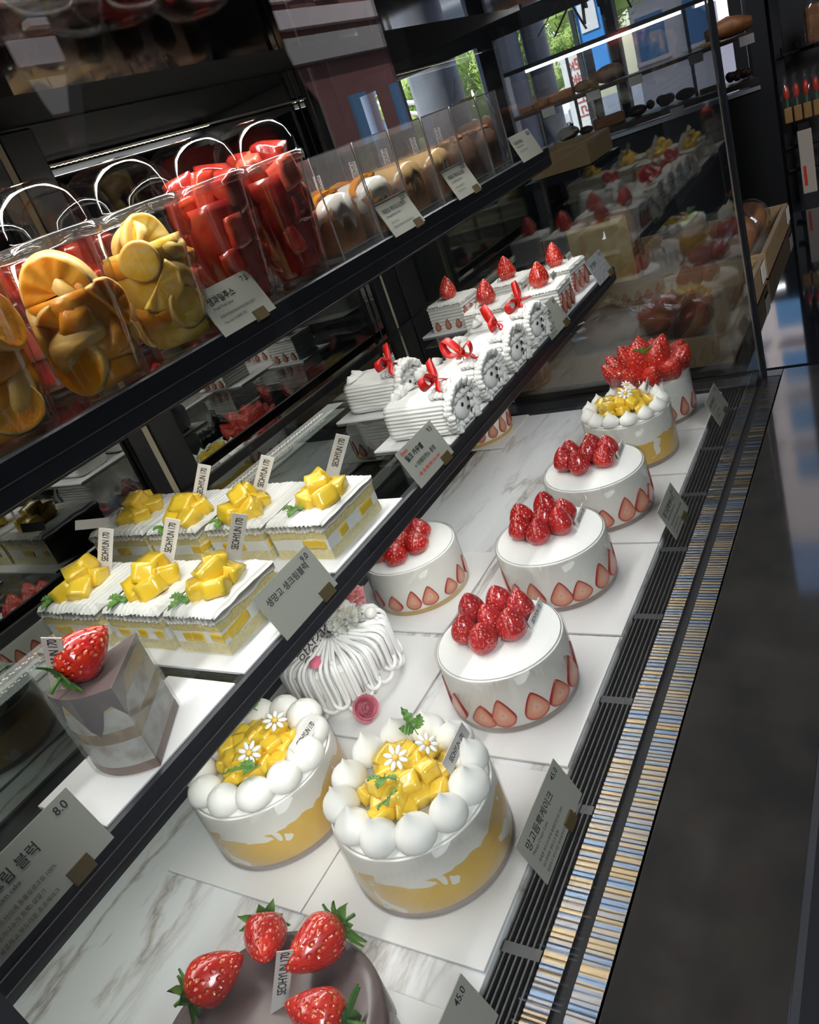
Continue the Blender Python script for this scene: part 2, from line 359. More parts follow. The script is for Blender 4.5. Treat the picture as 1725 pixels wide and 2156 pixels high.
def building(name, label, x, y, dx, dy, h, wall, band, wins, facing, zb=ZF - .3):
    t = thing(name, label, 'building', (x, y, zb)); s = -1
    boxobj('facade', (0, 0, h / 2), (dx, dy, h), wall, t)
    if facing == 'x':
        fx = -dx / 2
        for bz, bh, bm in band: boxobj('cornice', (fx - .1, 0, bz), (.3, dy, bh), bm, t)
        for (u, z, ww, hh) in wins:
            f = boxobj('window', (fx - .02, u, z), (.12, ww, hh), WINB, t); boxobj('sill', (fx - .12, u, z - hh / 2 - .06), (.2, ww + .2, .1), STONE, t)
    else:
        fy = dy / 2
        for bz, bh, bm in band: boxobj('cornice', (0, fy + .1, bz), (dx, .3, bh), bm, t)
        for (u, z, ww, hh) in wins:
            f = boxobj('window', (u, fy + .02, z), (ww, .12, hh), WINB, t); boxobj('sill', (u, fy + .12, z - hh / 2 - .06), (ww + .2, .2, .1), STONE, t)
    return t
building('brick_building', 'red brick building with pale cornice and small windows mirrored in the case glass', 14, -12, 26, 3, 9,
         BRICK, [(3.9, .5, BEIGE), (4.5, .35, STONE), (6.6, 2.9, BEIGE)], [(u, z, .7, 1.3) for u in range(-12, 13, 2) for z in (2.2, 5.6, 7.4)], 'y')
building('brick_building', 'brick and beige stone building with a blue sign beyond the grey columns', 19, 12.7, 3, 6.0, 9,
         BRICK, [(3.6, .35, STONE), (5.2, 2.6, BEIGE)], [(u, z, .6, 1.2) for u in (-2.4, -.9, .6, 2) for z in (2.4,)], 'x')
t = thing('building_sign', 'blue lettering sign on the beige building front', 'sign', (17.2, 10.6, 3.0)); boxobj('sign_letters', (0, 0, 0), (.1, 1.5, .35), pm('sign_blue', (.03, .12, .6), .4), t)
building('stone_building', 'pale pink stone building with rows of blue windows across the road', 27, .8, 4, 11, 17,
         STONE, [(5.2, .4, BEIGE)], [(u * 1.25, z * 1.75, .72, 1.05) for u in range(-4, 5) for z in range(1, 9)], 'x')
LEAFM = pm('tree_leaves', (.27, .42, .08), .6, nz=(3.5, 4, .35, .65), col2=(.48, .60, .17)); BARK = pm('bark', (.12, .085, .06), .9)
def tree(label, x, y, z0, h, r, seed):
    rnd = random.Random(seed); t = thing('street_tree', label, 'tree', (x, y, ZF - .3), 0, 'trees across the road')
    MB().tube([(0, 0, 0), (.05, .02, h * .3), (0, .05, h * .62)], lambda s: .16 * (1 - .5 * s), 8).obj('trunk', BARK, t, smooth=True)
    m = MB(); cl = [(V((rnd.gauss(0, .42), rnd.gauss(0, .42), rnd.uniform(-.7, .75))) * r, rnd.uniform(.3, .55) * r) for _ in range(16)]
    for c, cr in cl:
        for _ in range(330):
            d = V((rnd.gauss(0, 1), rnd.gauss(0, 1), rnd.gauss(0, 1))).normalized(); p = c + d * cr * rnd.uniform(.75, 1.05) + V((0, 0, h * .68))
            a = V((rnd.gauss(0, 1), rnd.gauss(0, 1), rnd.gauss(0, 1))).normalized(); b = a.cross(d).normalized(); a = b.cross(d); s = rnd.uniform(.05, .11) * r * .40
            m.add([p - a * s, p + b * s * .6, p + a * s, p - b * s * .6], [(0, 1, 2, 3)])
        m.ball(c + V((0, 0, h * .68)), cr * .62, 8)
    m.obj('foliage', LEAFM, t)
for i, (x, y, h, r) in enumerate(((14.2, 7.1, 2.6, .95), (17.2, 6.9, 3.3, 1.05), (20.6, 6.3, 4.4, 1.2), (23.4, 8.7, 6.0, 1.35), (11.9, 6.25, 1.9, .66), (20.3, 8.6, 3.0, .60), (16.2, 5.15, 2.7, .66))):
    tree(['low green tree left of the first grey column', 'green tree between the two thick grey columns', 'tall green tree right of the dark mullion',
          'farthest green tree beside the blue sign board', 'small green tree under the white street lamp', 'green tree half hidden behind the thickest column', 'bright green tree just right of the second column'][i], x, y, 0, h, r, i)
for i, (u, yy, xx, rr) in enumerate(((0, 4.06, 8.2, .26), (1, 3.33, 8.2, .22), (2, 3.02, 8.4, .12), (3, 4.78, 8.0, .10))):
    c = thing('grey_column', ['thickest round grey column outside the window', 'second round grey column right of the dark mullion', 'thin grey column right of the second column',
                              'slim grey post left of the thickest column'][i], 'column', (xx, yy, ZF - .14), 0, 'columns outside the shop')
    MB().lathe([(0, 0), (rr * 1.15, 0), (rr * 1.15, .12), (rr, .14), (rr, 4), (0, 4)], 28).obj('shaft', COLM, c, auto=True)
WHITE = pm('painted_white', (.80, .80, .82), .5); BLUES = pm('sign_board_blue', (.05, .28, .75), .4)
t = thing('street_lamp', 'white street lamp with a two-bar arm beside the green trees', 'lamp', (10.6, 5.55, ZF - .3))
MB().tube([(0, 0, 0), (0, 0, 2.05)], .05, 8).obj('pole', WHITE, t); MB().tube([(0, 0, 2.0), (0, .62, 2.18)], .032, 8).obj('arm', WHITE, t)
MB().tube([(0, 0, 1.86), (0, .55, 2.04)], .026, 8).obj('arm', WHITE, t)
t = thing('street_banner', 'white hanging street banner with faint lettering beside the blue sign', 'banner', (12.2, 3.97, ZF - .3))
boxobj('pole', (0, -.16, 1.2), (.06, .06, 2.4), GREYM, t); boxobj('cloth', (0, 0, 1.40), (.02, .26, 1.10), WHITE, t)
text('벚꽃 거리', .2, pm('banner_red', (.6, .1, .08), .6), t, (-.02, 0, 1.85), (R(90), R(90), R(-90)))
t = thing('sign_board', 'blue and white sign board hanging outside right of the trees', 'sign', (12.25, 3.60, ZF - .3))
boxobj('board', (0, 0, 2.10), (.06, .34, 1.1), BLUES, t); boxobj('white_panel', (-.04, 0, 2.25), (.02, .24, .34), WHITE, t); boxobj('pole', (.05, -.2, 1.35), (.06, .05, 2.7), GREYM, t)
def car(label, x, y, col):
    t = thing('car', label, 'car', (x, y, ZF - .3), R(90))
    body = MB(); prof = [(-1.0, .18), (1.0, .18), (1.02, .5), (.72, .56), (.5, .86), (-.45, .86), (-.72, .56), (-1.02, .5)]
    n = len(prof); vs = [(-.42, a, b) for a, b in prof] + [(.42, a, b) for a, b in prof]
    body.add(vs, [tuple(range(n)), tuple(range(2 * n - 1, n - 1, -1))] + [(i, (i + 1) % n, (i + 1) % n + n, i + n) for i in range(n)])
    body.obj('body', pm('car_' + col, dict(white=(.8, .8, .82), pink=(.75, .3, .5))[col], .3), t, bevel=.04)
    boxobj('window', (-.43, 0, .7), (.02, .8, .2), WINB, t)
    for sx in (-.36, .36):
        for sy in (-.6, .6): MB().lathe([(0, -.08), (.18, -.08), (.18, .08), (0, .08)], 16, mat=Matrix.Rotation(R(90), 4, 'Y')).obj('wheel', BLACKM, t, (sx, sy, .18), auto=True)
car('white car driving on the road behind the bread shelf', 29, 9.9, 'white')
for i in range(7):
    t = thing('bollard', 'thin white post of the roadside fence', 'post', (11.0, 4.72 - i * .075, ZF - .14), 0, 'roadside fence posts'); MB().lathe([(0, 0), (.022, 0), (.022, .62), (0, .64)], 10).obj('post_shaft', WHITE, t)
# ------------------------------------------------------------------ the display case
XA, XB = -.30, 1.455           # inside ends
YG, YBK = .2505, .90           # front glass, mirror doors
case = thing('display_case', 'long refrigerated cake display case with glass front and black frame', 'display case', (.6, .55, ZF))
def CP(c): return (c[0] - .6, c[1] - .55, c[2] - ZF)
def cbox(name, x0, x1, y0, y1, z0, z1, mat, bevel=0):
    return boxobj(name, CP(((x0 + x1) / 2, (y0 + y1) / 2, (z0 + z1) / 2)), (x1 - x0, y1 - y0, z1 - z0), mat, case, bevel)
cbox('cabinet_body', XA, 1.50, .105, .93, ZF, -.045, BLACKM)
cbox('counter_top', XA, 1.495, .097, .2205, -.04, -.001, COUNTER, .001)
# ribbed metal strips either side of the front glass: half-round cross ribs added to streak the LED light
def ribbed(name, y0, y1, z, x0, x1, pitch):
    m = MB(); n = int((x1 - x0) / pitch); rnd = random.Random(len(name)); x = x0; top = []
    k = 5
    for i in range(n):
        p = pitch * rnd.uniform(.75, 1.25); h = rnd.uniform(.0004, .0009); sk = rnd.uniform(-.0015, .0015)
        for j in range(k):
            a = pi * j / k; top.append((x + p * j / k, z + h * sin(a), sk))
        x += p
    vs = []; fs = []
    for (a, b, s) in top: vs += [(a, y0, b), (a, y1, b), (a, y1, z - .01), (a, y0, z - .01)]
    for i in range(len(top) - 1):
        for q in range(4):
            r = (q + 1) % 4; fs.append((i * 4 + q, i * 4 + r, i * 4 + 4 + r, i * 4 + 4 + q))
    vs = [CP(p) for p in vs]; m.add(vs, fs); o = m.obj(name, STEEL, case); return o
ribbed('front_trim', .2225, .2455, -.002, XA, 1.462, .0052)
ribbed('inner_trim', .2565, .2765, .000, XA, 1.455, .0056)
cbox('glass_channel', XA, 1.476, .2455, .2565, -.045, -.004, DARKG)
# air grille
cbox('grille_well', XA, 1.445, .277, .3165, -.045, -.022, DARKG)
m = MB()
for k in range(6): m.box(CP((.575, .2815 + k * .0055, -.004)), (1.745, .0016, .006))
m.obj('grille_bars', GREYM, case)
m = MB()
for k in range(11): m.box(CP((.0205 + k * .1467, .2955, -.003)), (.010, .034, .004))
m.obj('grille_ties', GREYM, case)
# marble deck plates
MARB = marble()
m = MB(); m.box(CP((.66, .541, -.012)), (1.52, .449, .022)); m.obj('deck_plate', MARB, case, bevel=.0008)
cbox('deck_ledge', XA, XB, .7655, YBK, -.04, -.0045, BLACK)
cbox('deck_rear_trim', XA, XB, .7655, .772, -.0045, -.0004, GREYM)
cbox('end_sill', 1.42, 1.462, .2565, YBK, -.04, .008, BLACK, .002)
cbox('end_base', 1.462, 1.50, .222, YBK, -.045, -.003, BLACK)
cbox('near_lens_standin', -.30, .050, .318, .348, .0, .70, BLACKM)  # black slab added in place of a dark thing close to the lens
# glass
ZT = .712
cbox('front_glass', XA, 1.474, YG - .003, YG + .003, -.010, ZT, GLASS)
cbox('end_glass', 1.467, 1.473, YG + .003, YBK, -.003, ZT, GLASSE)
cbox('corner_profile', 1.4735, 1.480, YG - .004, YG + .003, -.02, ZT, BLACK)
cbox('corner_edge', 1.458, 1.4665, YG + .0032, YG + .0052, .0, ZT, pm('corner_silver', (.75, .72, .66), .25, metal=.9))
cbox('corner_gold', 1.480, 1.482, YG - .003, YG - .001, -.02, .5, pm('corner_brass', (.62, .45, .18), .25, metal=1))
HOOD = pm('hood_underside', (.46, .44, .42), .04, metal=1)
cbox('top_panel', XA, 1.47, YG - .003, .538, ZT, ZT + .02, HOOD)
cbox('rear_hood', XA, 1.47, .538, YBK + .03, .757, .777, BLACKM)
cbox('hood_step', XA, 1.47, .530, .538, ZT + .02, .777, DARKW)
MIRROR = pm('mirror_door', (.40, .41, .40), .0, metal=1)
cbox('door_panel', XA, .655, YBK, YBK + .01, -.005, .755, MIRROR)
cbox('door_panel', .655, 1.30, YBK + .012, YBK + .022, -.005, .755, MIRROR)
cbox('door_panel', 1.30, 1.462, YBK, YBK + .01, -.005, .755, MIRROR)
for x in (.665, 1.335):
    cbox('door_stile', x - .034, x - .006, YBK - .012, YBK, .0, .75, BLACK, .003)
    cbox('door_stile', x + .006, x + .055, YBK - .010, YBK, .0, .75, BLACK, .003)
    cbox('led_reflection_strip', x - .005, x + .005, YBK - .008, YBK - .002, .0, .75, pm('led_reflection_cream', (.55, .50, .36), .5))  # cream strip paints the LED reflection seen between the stiles
cbox('end_post', 1.392, 1.466, YBK - .013, YBK, .0, .757, BLACKM, .002)
cbox('end_header', 1.462, 1.4735, .538, YBK + .02, ZT - .004, .757, BLACKM)
cbox('door_rail', XA, 1.46, YBK - .010, YBK, -.004, .030, BLACK)
cbox('door_bead', XA, 1.46, YBK - .006, YBK - .004, .703, .7055, pm('bead_clear', (.55, .52, .48), .15))
# led strips: dark carrier with rows of small diodes
LEDW = emat('led_white', (1, .98, .93), 22); LEDY = emat('led_warm', (1, .78, .42), 16)
def strip(name, label, y, z, x0, x1, rows, rot):
    t = thing(name, label, 'led strip', ((x0 + x1) / 2, y, z), 0, 'led strips of the case'); t.rotation_euler = (rot, 0, 0)
    boxobj('carrier', (0, 0, .003), (x1 - x0, .012, .004), GREYM, t)
    a, b = MB(), MB(); n = int((x1 - x0) / .0125)
    for r in range(rows):
        for i in range(n):
            (a if (i + r) % 2 else b).box((-(x1 - x0) / 2 + (i + .5 + .3 * r) * .0125, (r - (rows - 1) / 2) * .004, .0008), (.0035, .0026, .0008))
    for mm, mt in ((a, LEDW), (b, LEDY)):
        o = mm.obj('diodes', mt, t); mt.cycles.emission_sampling = 'NONE'
    return t
strip('led_strip', 'dotted white led strip under the top panel rear edge', .576, ZT + .030, -.0, 1.44, 2, R(12))
strip('led_strip', 'dotted white led strip under the upper shelf nose', .572, .4555, .04, 1.44, 2, 0)
strip('led_strip', 'dotted white led strip under the lower shelf nose', .497, .2345, .05, 1.42, 2, 0)

# ------------------------------------------------------------------ glass shelves with black noses
def shelf(name, label, y0, y1, z, x0, x1, nose_h, tip):
    t = thing(name, label, 'shelf', ((x0 + x1) / 2, y0, z - nose_h))
    def P(c): return (c[0] - (x0 + x1) / 2, c[1] - y0, c[2] - z + nose_h)
    boxobj('glass_sheet', P(((x0 + x1) / 2, (y0 + y1) / 2 + .006, z - .004)), (x1 - x0, y1 - y0 - .012, .008), SHELFG, t)
    m = MB(); prof = [(0, z), (.003, z + .0015), (.010, z + .0015), (.010, z - .010), (.026, z - .012), (.026, z - nose_h + .004), (.006, z - nose_h), (0, z - nose_h + .004)]
    n = len(prof); vs = [P((x0, y0 + a, b)) for a, b in prof] + [P((x1 + tip, y0 + a, b)) for a, b in prof]
    m.add(vs, [tuple(range(n)), tuple(range(2 * n - 1, n - 1, -1))] + [(i, i + n, (i + 1) % n + n, (i + 1) % n) for i in range(n)]); m.obj('nose_rail', RAILM, t)
    boxobj('edge_line', P(((x0 + x1) / 2, y0 - .0006, z - nose_h * .45)), (x1 - x0, .0012, .0010), pm('edge_silver', (.55, .55, .55), .3, metal=1), t)
    boxobj('lower_line', P(((x0 + x1) / 2, y0 + .003, z - nose_h + .0015)), (x1 - x0, .0012, .0012), pm('edge_silver', (.55, .55, .55), .3, metal=1), t)
    boxobj('rear_bar', P(((x0 + x1) / 2, y1 - .003, z - .006)), (x1 - x0, .006, .014), BLACK, t)
    return t
Z1, Z2 = .262, .492
shelf('lower_shelf', 'lower glass shelf with black front rail carrying cake slices', .470, .885, Z1, .02, 1.44, .027, .004)
shelf('upper_shelf', 'upper glass shelf with black front rail carrying fruit cups', .545, .885, Z2, -.02, 1.455, .034, .006)
# ------------------------------------------------------------------ shared small shapes
def berry_mesh(seed, L=.036, rmax=.0165, round_=.5):
    rnd = random.Random(seed); m = MB(); pr = []; n = 16
    for i in range(n + 1):
        t = i / n
        r = rmax * (sin(pi * min(1, t / .62) / 2) ** .62 if t < .36 else 1) * (1 if t < .36 else (max(0, 1 - ((t - .36) / .64) ** (1.9 + round_))) ** (.72))
        if t < .30: r = rmax * (.45 + .55 * sin(pi / 2 * t / .30)) if t > 0 else 0
        else: r = rmax * max(0, 1 - ((t - .30) / .70) ** (1.55 + round_ * .5)) ** .80
        pr.append((max(r, 0), L * t))
    pr[0] = (0, .0012); pr.insert(1, (rmax * .40, 0)); pr[-1] = (0, L)
    ph = [rnd.uniform(0, 6.28) for _ in range(3)]; am = [rnd.uniform(.02, .06) for _ in range(3)]
    m.lathe(pr, 24, wob=lambda a, z: 1 + am[0] * sin(2 * a + ph[0]) + am[1] * sin(3 * a + ph[1] + 60 * z) + .02 * sin(5 * a + ph[2]))
    return m.mesh('strawberry', True)
def mk(mesh, *mats):
    for x in mats: mesh.materials.append(x)
    return mesh
BERRY = [mk(berry_mesh(i, .038 + .002 * (i % 3), .0172 + .0006 * (i % 2)), STRAW) for i in range(4)]
BERRYL = [mk(berry_mesh(10 + i, .047, .0178, .1), STRAWB) for i in range(3)]
def calyx_mesh(r=.014, n=8, seed=1):
    rnd = random.Random(seed); m = MB()
    for k in range(n):
        a = 2 * pi * k / n + rnd.uniform(-.2, .2); l = r * rnd.uniform(.8, 1.25); wd = r * .28
        d = V((cos(a), sin(a), 0)); s = V((-sin(a), cos(a), 0)); lift = rnd.uniform(-.15, .5)
        pts = [(.05, .5, 0), (.35, 1, .08), (.7, .7, .16 + lift * .3), (1, .02, .22 + lift)]
        vs = []
        for t, ww, z in pts:
            c = d * l * t + V((0, 0, z * l * .5)); vs += [c - s * wd * ww, c + V((0, 0, wd * .35)), c + s * wd * ww]
        m.add(vs, [f for i in range(3) for f in ((i * 3, i * 3 + 1, i * 3 + 4, i * 3 + 3), (i * 3 + 1, i * 3 + 2, i * 3 + 5, i * 3 + 4))])
    m.tube([(0, 0, 0), (.001, 0, r * .35), (.002, .001, r * .75)], .0011, 6)
    return m.mesh('calyx', True)
CALYX = mk(calyx_mesh(), LEAF); CALYXS = mk(calyx_mesh(.011, 7, 5), LEAF)
def fleck_mesh(seed):
    rnd = random.Random(seed); m = MB()
    for _ in range(7):
        c = V((rnd.gauss(0, .0016), rnd.gauss(0, .0016), rnd.uniform(-.001, .0012))); m.box(c, (rnd.uniform(.001, .0028), rnd.uniform(.0008, .002), .0003), rot=(rnd.uniform(-.8, .8), rnd.uniform(-.8, .8), rnd.uniform(0, 3)))
    return m.mesh('gold_fleck')
FLECK = mk(fleck_mesh(3), GOLD)
def leaf_mesh(L=.026, seed=0):   # serrated three-lobed herb leaf
    rnd = random.Random(seed); m = MB()
    for a, l in ((0, L), (R(48), L * .62), (R(-46), L * .6)):
        d = V((cos(a), sin(a), 0)); s = V((-sin(a), cos(a), 0)); n = 9; base = d * L * .12; vs = []
        for i in range(n + 1):
            t = i / n; wd = L * .21 * sin(pi * min(1, t * .9 + .08)) * (1.18 if i % 2 else .72); z = .0025 * sin(t * 2.6) + (.001 if i % 2 else 0)
            c = base + d * l * t; vs += [c - s * wd + V((0, 0, z)), c + V((0, 0, z - .0012)), c + s * wd + V((0, 0, z))]
        m.add(vs, [f for i in range(n) for f in ((i * 3, i * 3 + 1, i * 3 + 4, i * 3 + 3), (i * 3 + 1, i * 3 + 2, i * 3 + 5, i * 3 + 4))])
    m.tube([(-L * .15, 0, 0), (0, 0, -.0006), (L * .15, 0, 0)], .0006, 5)
    o = m.mesh('herb_leaf'); return o
HERB = mk(leaf_mesh(), LEAF)
def cube_mesh(seed):   # glazed diced mango: softened block with slightly uneven faces
    rnd = random.Random(seed); s = [rnd.uniform(.0195, .0235), rnd.uniform(.017, .020), rnd.uniform(.014, .0175)]
    m = MB(); n = 5; vs = {}; V_ = []; F = []
    def vid(i, j, k):
        key = (i, j, k)
        if key not in vs:
            p = V((i / (n - 1) - .5, j / (n - 1) - .5, k / (n - 1) - .5)); q = p.normalized() * .60 if p.length > 0 else p
            p = p * .88 + q * .12 if p.length > 0 else p
            p = V((p.x * s[0], p.y * s[1], p.z * s[2])); p += noise.noise_vector(p * 110 + V((seed * 3.1, 0, 0))) * .0012
            vs[key] = len(V_); V_.append(p)
        return vs[key]
    for a in range(n - 1):
        for b in range(n - 1):
            for f in (0, n - 1):
                q = [(a, b), (a + 1, b), (a + 1, b + 1), (a, b + 1)]
                if f: q0 = q
                else: q0 = q[::-1]
                F.append([vid(i, j, f) for i, j in q0]); F.append([vid(f, i, j) for i, j in q0]); F.append([vid(j, f, i) for i, j in q0])
    m.add(V_, F); return m.mesh('mango_cube', True)
MCUBE = [mk(cube_mesh(i), MANGO) for i in range(5)]
SLICEV = None
def cut_slice_mesh(h=.026, wd=.022, tall=1.0, nseg=28):
    """halved strawberry seen on its cut face: pale heart, pink flesh, red rim. Lies in XZ, faces -Y"""
    m = MB(); rings = (1.0, .93, .80, .5, .22, .0); cols = ((.30, .014, .010), (.42, .06, .035), (.55, .20, .12), (.60, .26, .17), (.64, .38, .27), (.60, .22, .15))
    vs = []; cl = []; fs = []
    def out(a):
        # teardrop outline: pointed top, rounded base
        s = .5 - .5 * cos(a); w_ = (s / .66) ** .72 * (1.06 - .06 * s / .66) if s < .66 else math.sqrt(max(0, 1 - ((s - .66) / .34) ** 2))
        return wd / 2 * w_ * (1 if sin(a) >= 0 else -1), h * (1 - s)
    for ri, s in enumerate(rings):
        for i in range(nseg):
            x, z = out(2 * pi * i / nseg); vs.append((x * s, -.0016 - .0006 * (1 - s), h * .46 + (z - h * .46) * s)); cl.append(cols[ri])
    for r in range(len(rings) - 1):
        for i in range(nseg):
            j = (i + 1) % nseg; fs.append((r * nseg + i, r * nseg + j, (r + 1) * nseg + j, (r + 1) * nseg + i))
    b = len(vs)
    for i in range(nseg):
        x, z = out(2 * pi * i / nseg); vs.append((x, .003, z)); cl.append(cols[0])
    for i in range(nseg): fs.append((i, b + i, b + (i + 1) % nseg, (i + 1) % nseg))
    m.add(vs, [f[::-1] for f in fs], 0, cl); me = m.mesh('strawberry_slice', True, True); me.materials.append(SLICEM); return me
CUT = [cut_slice_mesh(.034, .0275), cut_slice_mesh(.029, .028), cut_slice_mesh(.036, .026)]
CUTL = [cut_slice_mesh(.036, .021), cut_slice_mesh(.032, .022)]
def daisy(parent, loc, rot=(0, 0, 0), r=.0105):
    m = MB()
    for k in range(8):
        a = 2 * pi * k / 8; d = V((cos(a), sin(a), 0)); q = Matrix.Rotation(a, 3, 'Z')
        pr = []
        b = MB().ball((0, 0, 0), 1, 10, sc=(r * .40, r * .19, r * .12))
        m.add([q @ V(p) + d * r * .62 + V((0, 0, r * .08)) for p in b.v], b.f)
    o = m.obj('sugar_daisy', pm('sugar_white', (.88, .88, .87), .4), parent, loc, rot, smooth=True)
    MB().ball((0, 0, r * .16), r * .26, 12, sc=(1, 1, .7)).obj('daisy_heart', pm('sugar_yellow', (.85, .55, .08), .45), o, smooth=True)
    return o
def name_tag(parent, loc, rz=0, L=.046, h=.0125, tilt=0, mat=None, mirror=False):
    """paper strip standing on its long edge, reading along local +x from the -y side"""
    o = MB().box((0, 0, 0), (L, .0009, h)).obj('name_tag', mat or TAG, parent, loc, (tilt, 0, rz))
    text('SEOHYUN 170', .0082, INK, o, (0, -.0007, -.0028), (R(90), 0, 0), 'CENTER', .00012, 'tag_lettering', spacing=.92).scale.x = .66
    return o
def pick_tag(parent, loc, rz=0, lean=(0, 0), L=.040, wd=.0115, mat=None, sink=.004):
    """paper strip planted upright, lettering reading upwards"""
    o = MB().box((0, 0, L / 2 - sink), (wd, .0009, L)).obj('name_tag', mat or TAG, parent, loc, (lean[0], lean[1], rz))
    text('SEOHYUN 170', .0094, INK, o, (.0033, -.0007, L / 2 + .003), (R(90), R(-90), 0), 'CENTER', .00012, 'tag_lettering', spacing=.9).scale.x = .62
    return o
def dollop_mesh(r, h, point=1.0):
    if point > .8: pr = [(0, 0), (.80, 0), (.97, .12), (1, .24), (.95, .37), (.82, .50), (.62, .61), (.42, .70), (.25, .79), (.12, .89), (.04, .97), (0, 1)]
    else: pr = [(0, 0), (.80, 0), (.97, .16), (1, .32), (.95, .50), (.82, .68), (.58, .83), (.32, .91), (.14, .95), (.05, .985), (0, 1)]
    pr = [(a * r, b * h) for a, b in pr]
    return mk(MB().lathe(pr, 20).mesh('cream_dollop', True), CREAM)

# ------------------------------------------------------------------ round cakes on the deck
BT = .003
def board(label, x0, x1, y0, y1, z=0.0, group='white cake boards', rz=0):
    t = MB().box((0, 0, BT / 2), (x1 - x0, y1 - y0, BT)).obj('cake_board', BOARD, None, ((x0 + x1) / 2, (y0 + y1) / 2, z), (0, 0, rz), bevel=.0006)
    return tag(t, label, 'cake board', group)
def gently(b, dx=0): return b
board('white cake board under the front right pointed cream mango cake', .287, .494, .3175, .513)
board('white cake board under the front left ball cream mango cake', .287, .494, .5145, .705)
board('white cake board under the nearest strawberry topped cake', .505, .708, .3175, .512)
board('white cake board under the second nearest strawberry topped cake', .7125, .910, .3175, .54)
board('white cake board under the third strawberry topped cake along the grille', .914, 1.105, .3175, .52)
board('white cake board under the farthest mango cake', 1.110, 1.262, .3175, .50)
board('white cake board under the tall strawberry heap cake at the end glass', 1.266, 1.415, .3175, .50)
board('white cake board under the strawberry cake just behind the lower shelf rail', .700, .895, .560, .745)
board('white cake board under the draped white flower cake', .502, .690, .530, .735)
board('white cake board under the strawberry cake at the far back corner', 1.268, 1.418, .705, .872)
board('pale card under the chocolate strawberry cake in the near corner', .062, .250, .3185, .515)

def round_body(t, r, h, mat, base_mat, name='cream_body', bh=.0070, topr=.004):
    MB().lathe([(0, 0), (r * .995, 0), (r, .0015), (r, bh), (0, bh)], 64).obj('biscuit_base', base_mat, t, auto=True)
    o = MB().lathe([(0, bh), (r - .0006, bh), (r - .0006, h - topr), (r - topr * .4, h - topr * .35), (r - topr, h), (0, h)], 72).obj(name, mat, t, auto=True)
    return o
def collar(t, r, h, name='acetate_collar'):
    MB().lathe([(r + .0008, .0006), (r + .0008, h), (r + .0012, h), (r + .0012, .0006), (r + .0008, .0006)], 72).obj(name, FILM, t, smooth=True)
HEX = [(0, 0), (.0335, 0), (.0165, .030), (-.0175, .029), (-.034, .001), (-.0165, -.0295), (.017, -.029)]
def strawberry_cake(label, x, y, r=.0752, h=.0735, off=(.014, .011), rot=0, base=None, tagx=.037, seed=0, tg=True, nber=7, csc=1.0):
    rnd = random.Random(seed); t = thing('strawberry_cake', label, 'cake', (x, y, BT), 0, 'round strawberry cream cakes')
    round_body(t, r, h, CREAMS, base or BISCG); collar(t, r, h + .0005)
    MB().lathe([(0, 0), (r - .003, 0), (r - .0045, .0009), (0, .0012)], 64).obj('cream_top', SUGAR, t, (0, 0, h), smooth=True)
    for i, (a, b) in enumerate(HEX[:nber]):
        c, s = cos(rot), sin(rot); px, py = a * c - b * s + off[0], a * s + b * c + off[1]
        o = inst('strawberry', BERRY[(i + seed) % 4], t, (px, py, h - .0005), (rnd.uniform(-.14, .14), rnd.uniform(-.14, .14), rnd.uniform(0, 6)), rnd.uniform(.93, 1.03))
        if i in (1, 6, 3): inst('gold_fleck', FLECK, o, (0, 0, .0355))
    n = 15
    for k in range(n):
        a = 2 * pi * (k + .3) / n + rnd.uniform(-.05, .05); me = CUT[(k + seed) % 3]
        inst('strawberry_slice', me, t, ((r - .0006) * cos(a), (r - .0006) * sin(a), .0088), (0, rnd.uniform(-.10, .10), a + pi / 2), rnd.uniform(1.0, 1.14) * csc)
    if tg: name_tag(t, (tagx, -.034, h + .0056), R(4), tilt=R(-12))
    return t
strawberry_cake('nearest round white cake topped with seven strawberries beside the grille', .611, .417, seed=0, rot=.1)
strawberry_cake('second nearest round white cake topped with seven strawberries beside the grille', .824, .430, seed=1, rot=.18)
strawberry_cake('third round white cake topped with seven strawberries, before the farthest mango cake', 1.012, .425, .0765, seed=2, rot=.02)
strawberry_cake('round white strawberry cake with golden base partly behind the lower shelf rail', .804, .648, .0722, .0715, (-.006, .004), seed=3, rot=.35, base=BISCY, tg=False, csc=.80)
# the far back corner cake: taller cut strawberries on its side
t = thing('strawberry_cake', 'white cake with long cut strawberries in the far back corner under the shelf', 'cake', (1.343, .792, BT), 0, 'round strawberry cream cakes')
round_body(t, .074, .070, CREAMS, BISCY)
for k in range(17):
    a = 2 * pi * k / 17; inst('strawberry_slice', CUTL[k % 2], t, (.0735 * cos(a), .0735 * sin(a), .0088), (0, 0, a + pi / 2))
for i, (a, b) in enumerate(HEX): inst('strawberry', BERRY[i % 4], t, (a, b, .070), (0, 0, i))
# tall cake heaped with strawberries inside an open acetate collar
t = thing('strawberry_cake', 'white cake heaped with glossy strawberries and one green calyx at the end glass', 'cake', (1.343, .418, BT), 0, 'round strawberry cream cakes')
round_body(t, .0705, .078, CREAMS, BISCG); collar(t, .0708, .102)
for k in range(15):
    a = 2 * pi * k / 15; inst('strawberry_slice', CUTL[k % 2], t, (.070 * cos(a), .070 * sin(a), .0088), (0, 0, a + pi / 2))
rnd = random.Random(5)
for i in range(9):
    a = 2 * pi * i / 9; inst('strawberry', BERRYL[i % 3], t, (.043 * cos(a), .043 * sin(a), .080), (rnd.uniform(-.2, .2), R(-38) + rnd.uniform(-.1, .1), a + pi), 1.12).rotation_mode = 'XYZ'
for i in range(5):
    a = 2 * pi * i / 5 + .4; inst('strawberry', BERRYL[(i + 1) % 3], t, (.019 * cos(a), .019 * sin(a), .094), (0, R(-25), a + pi), 1.15)
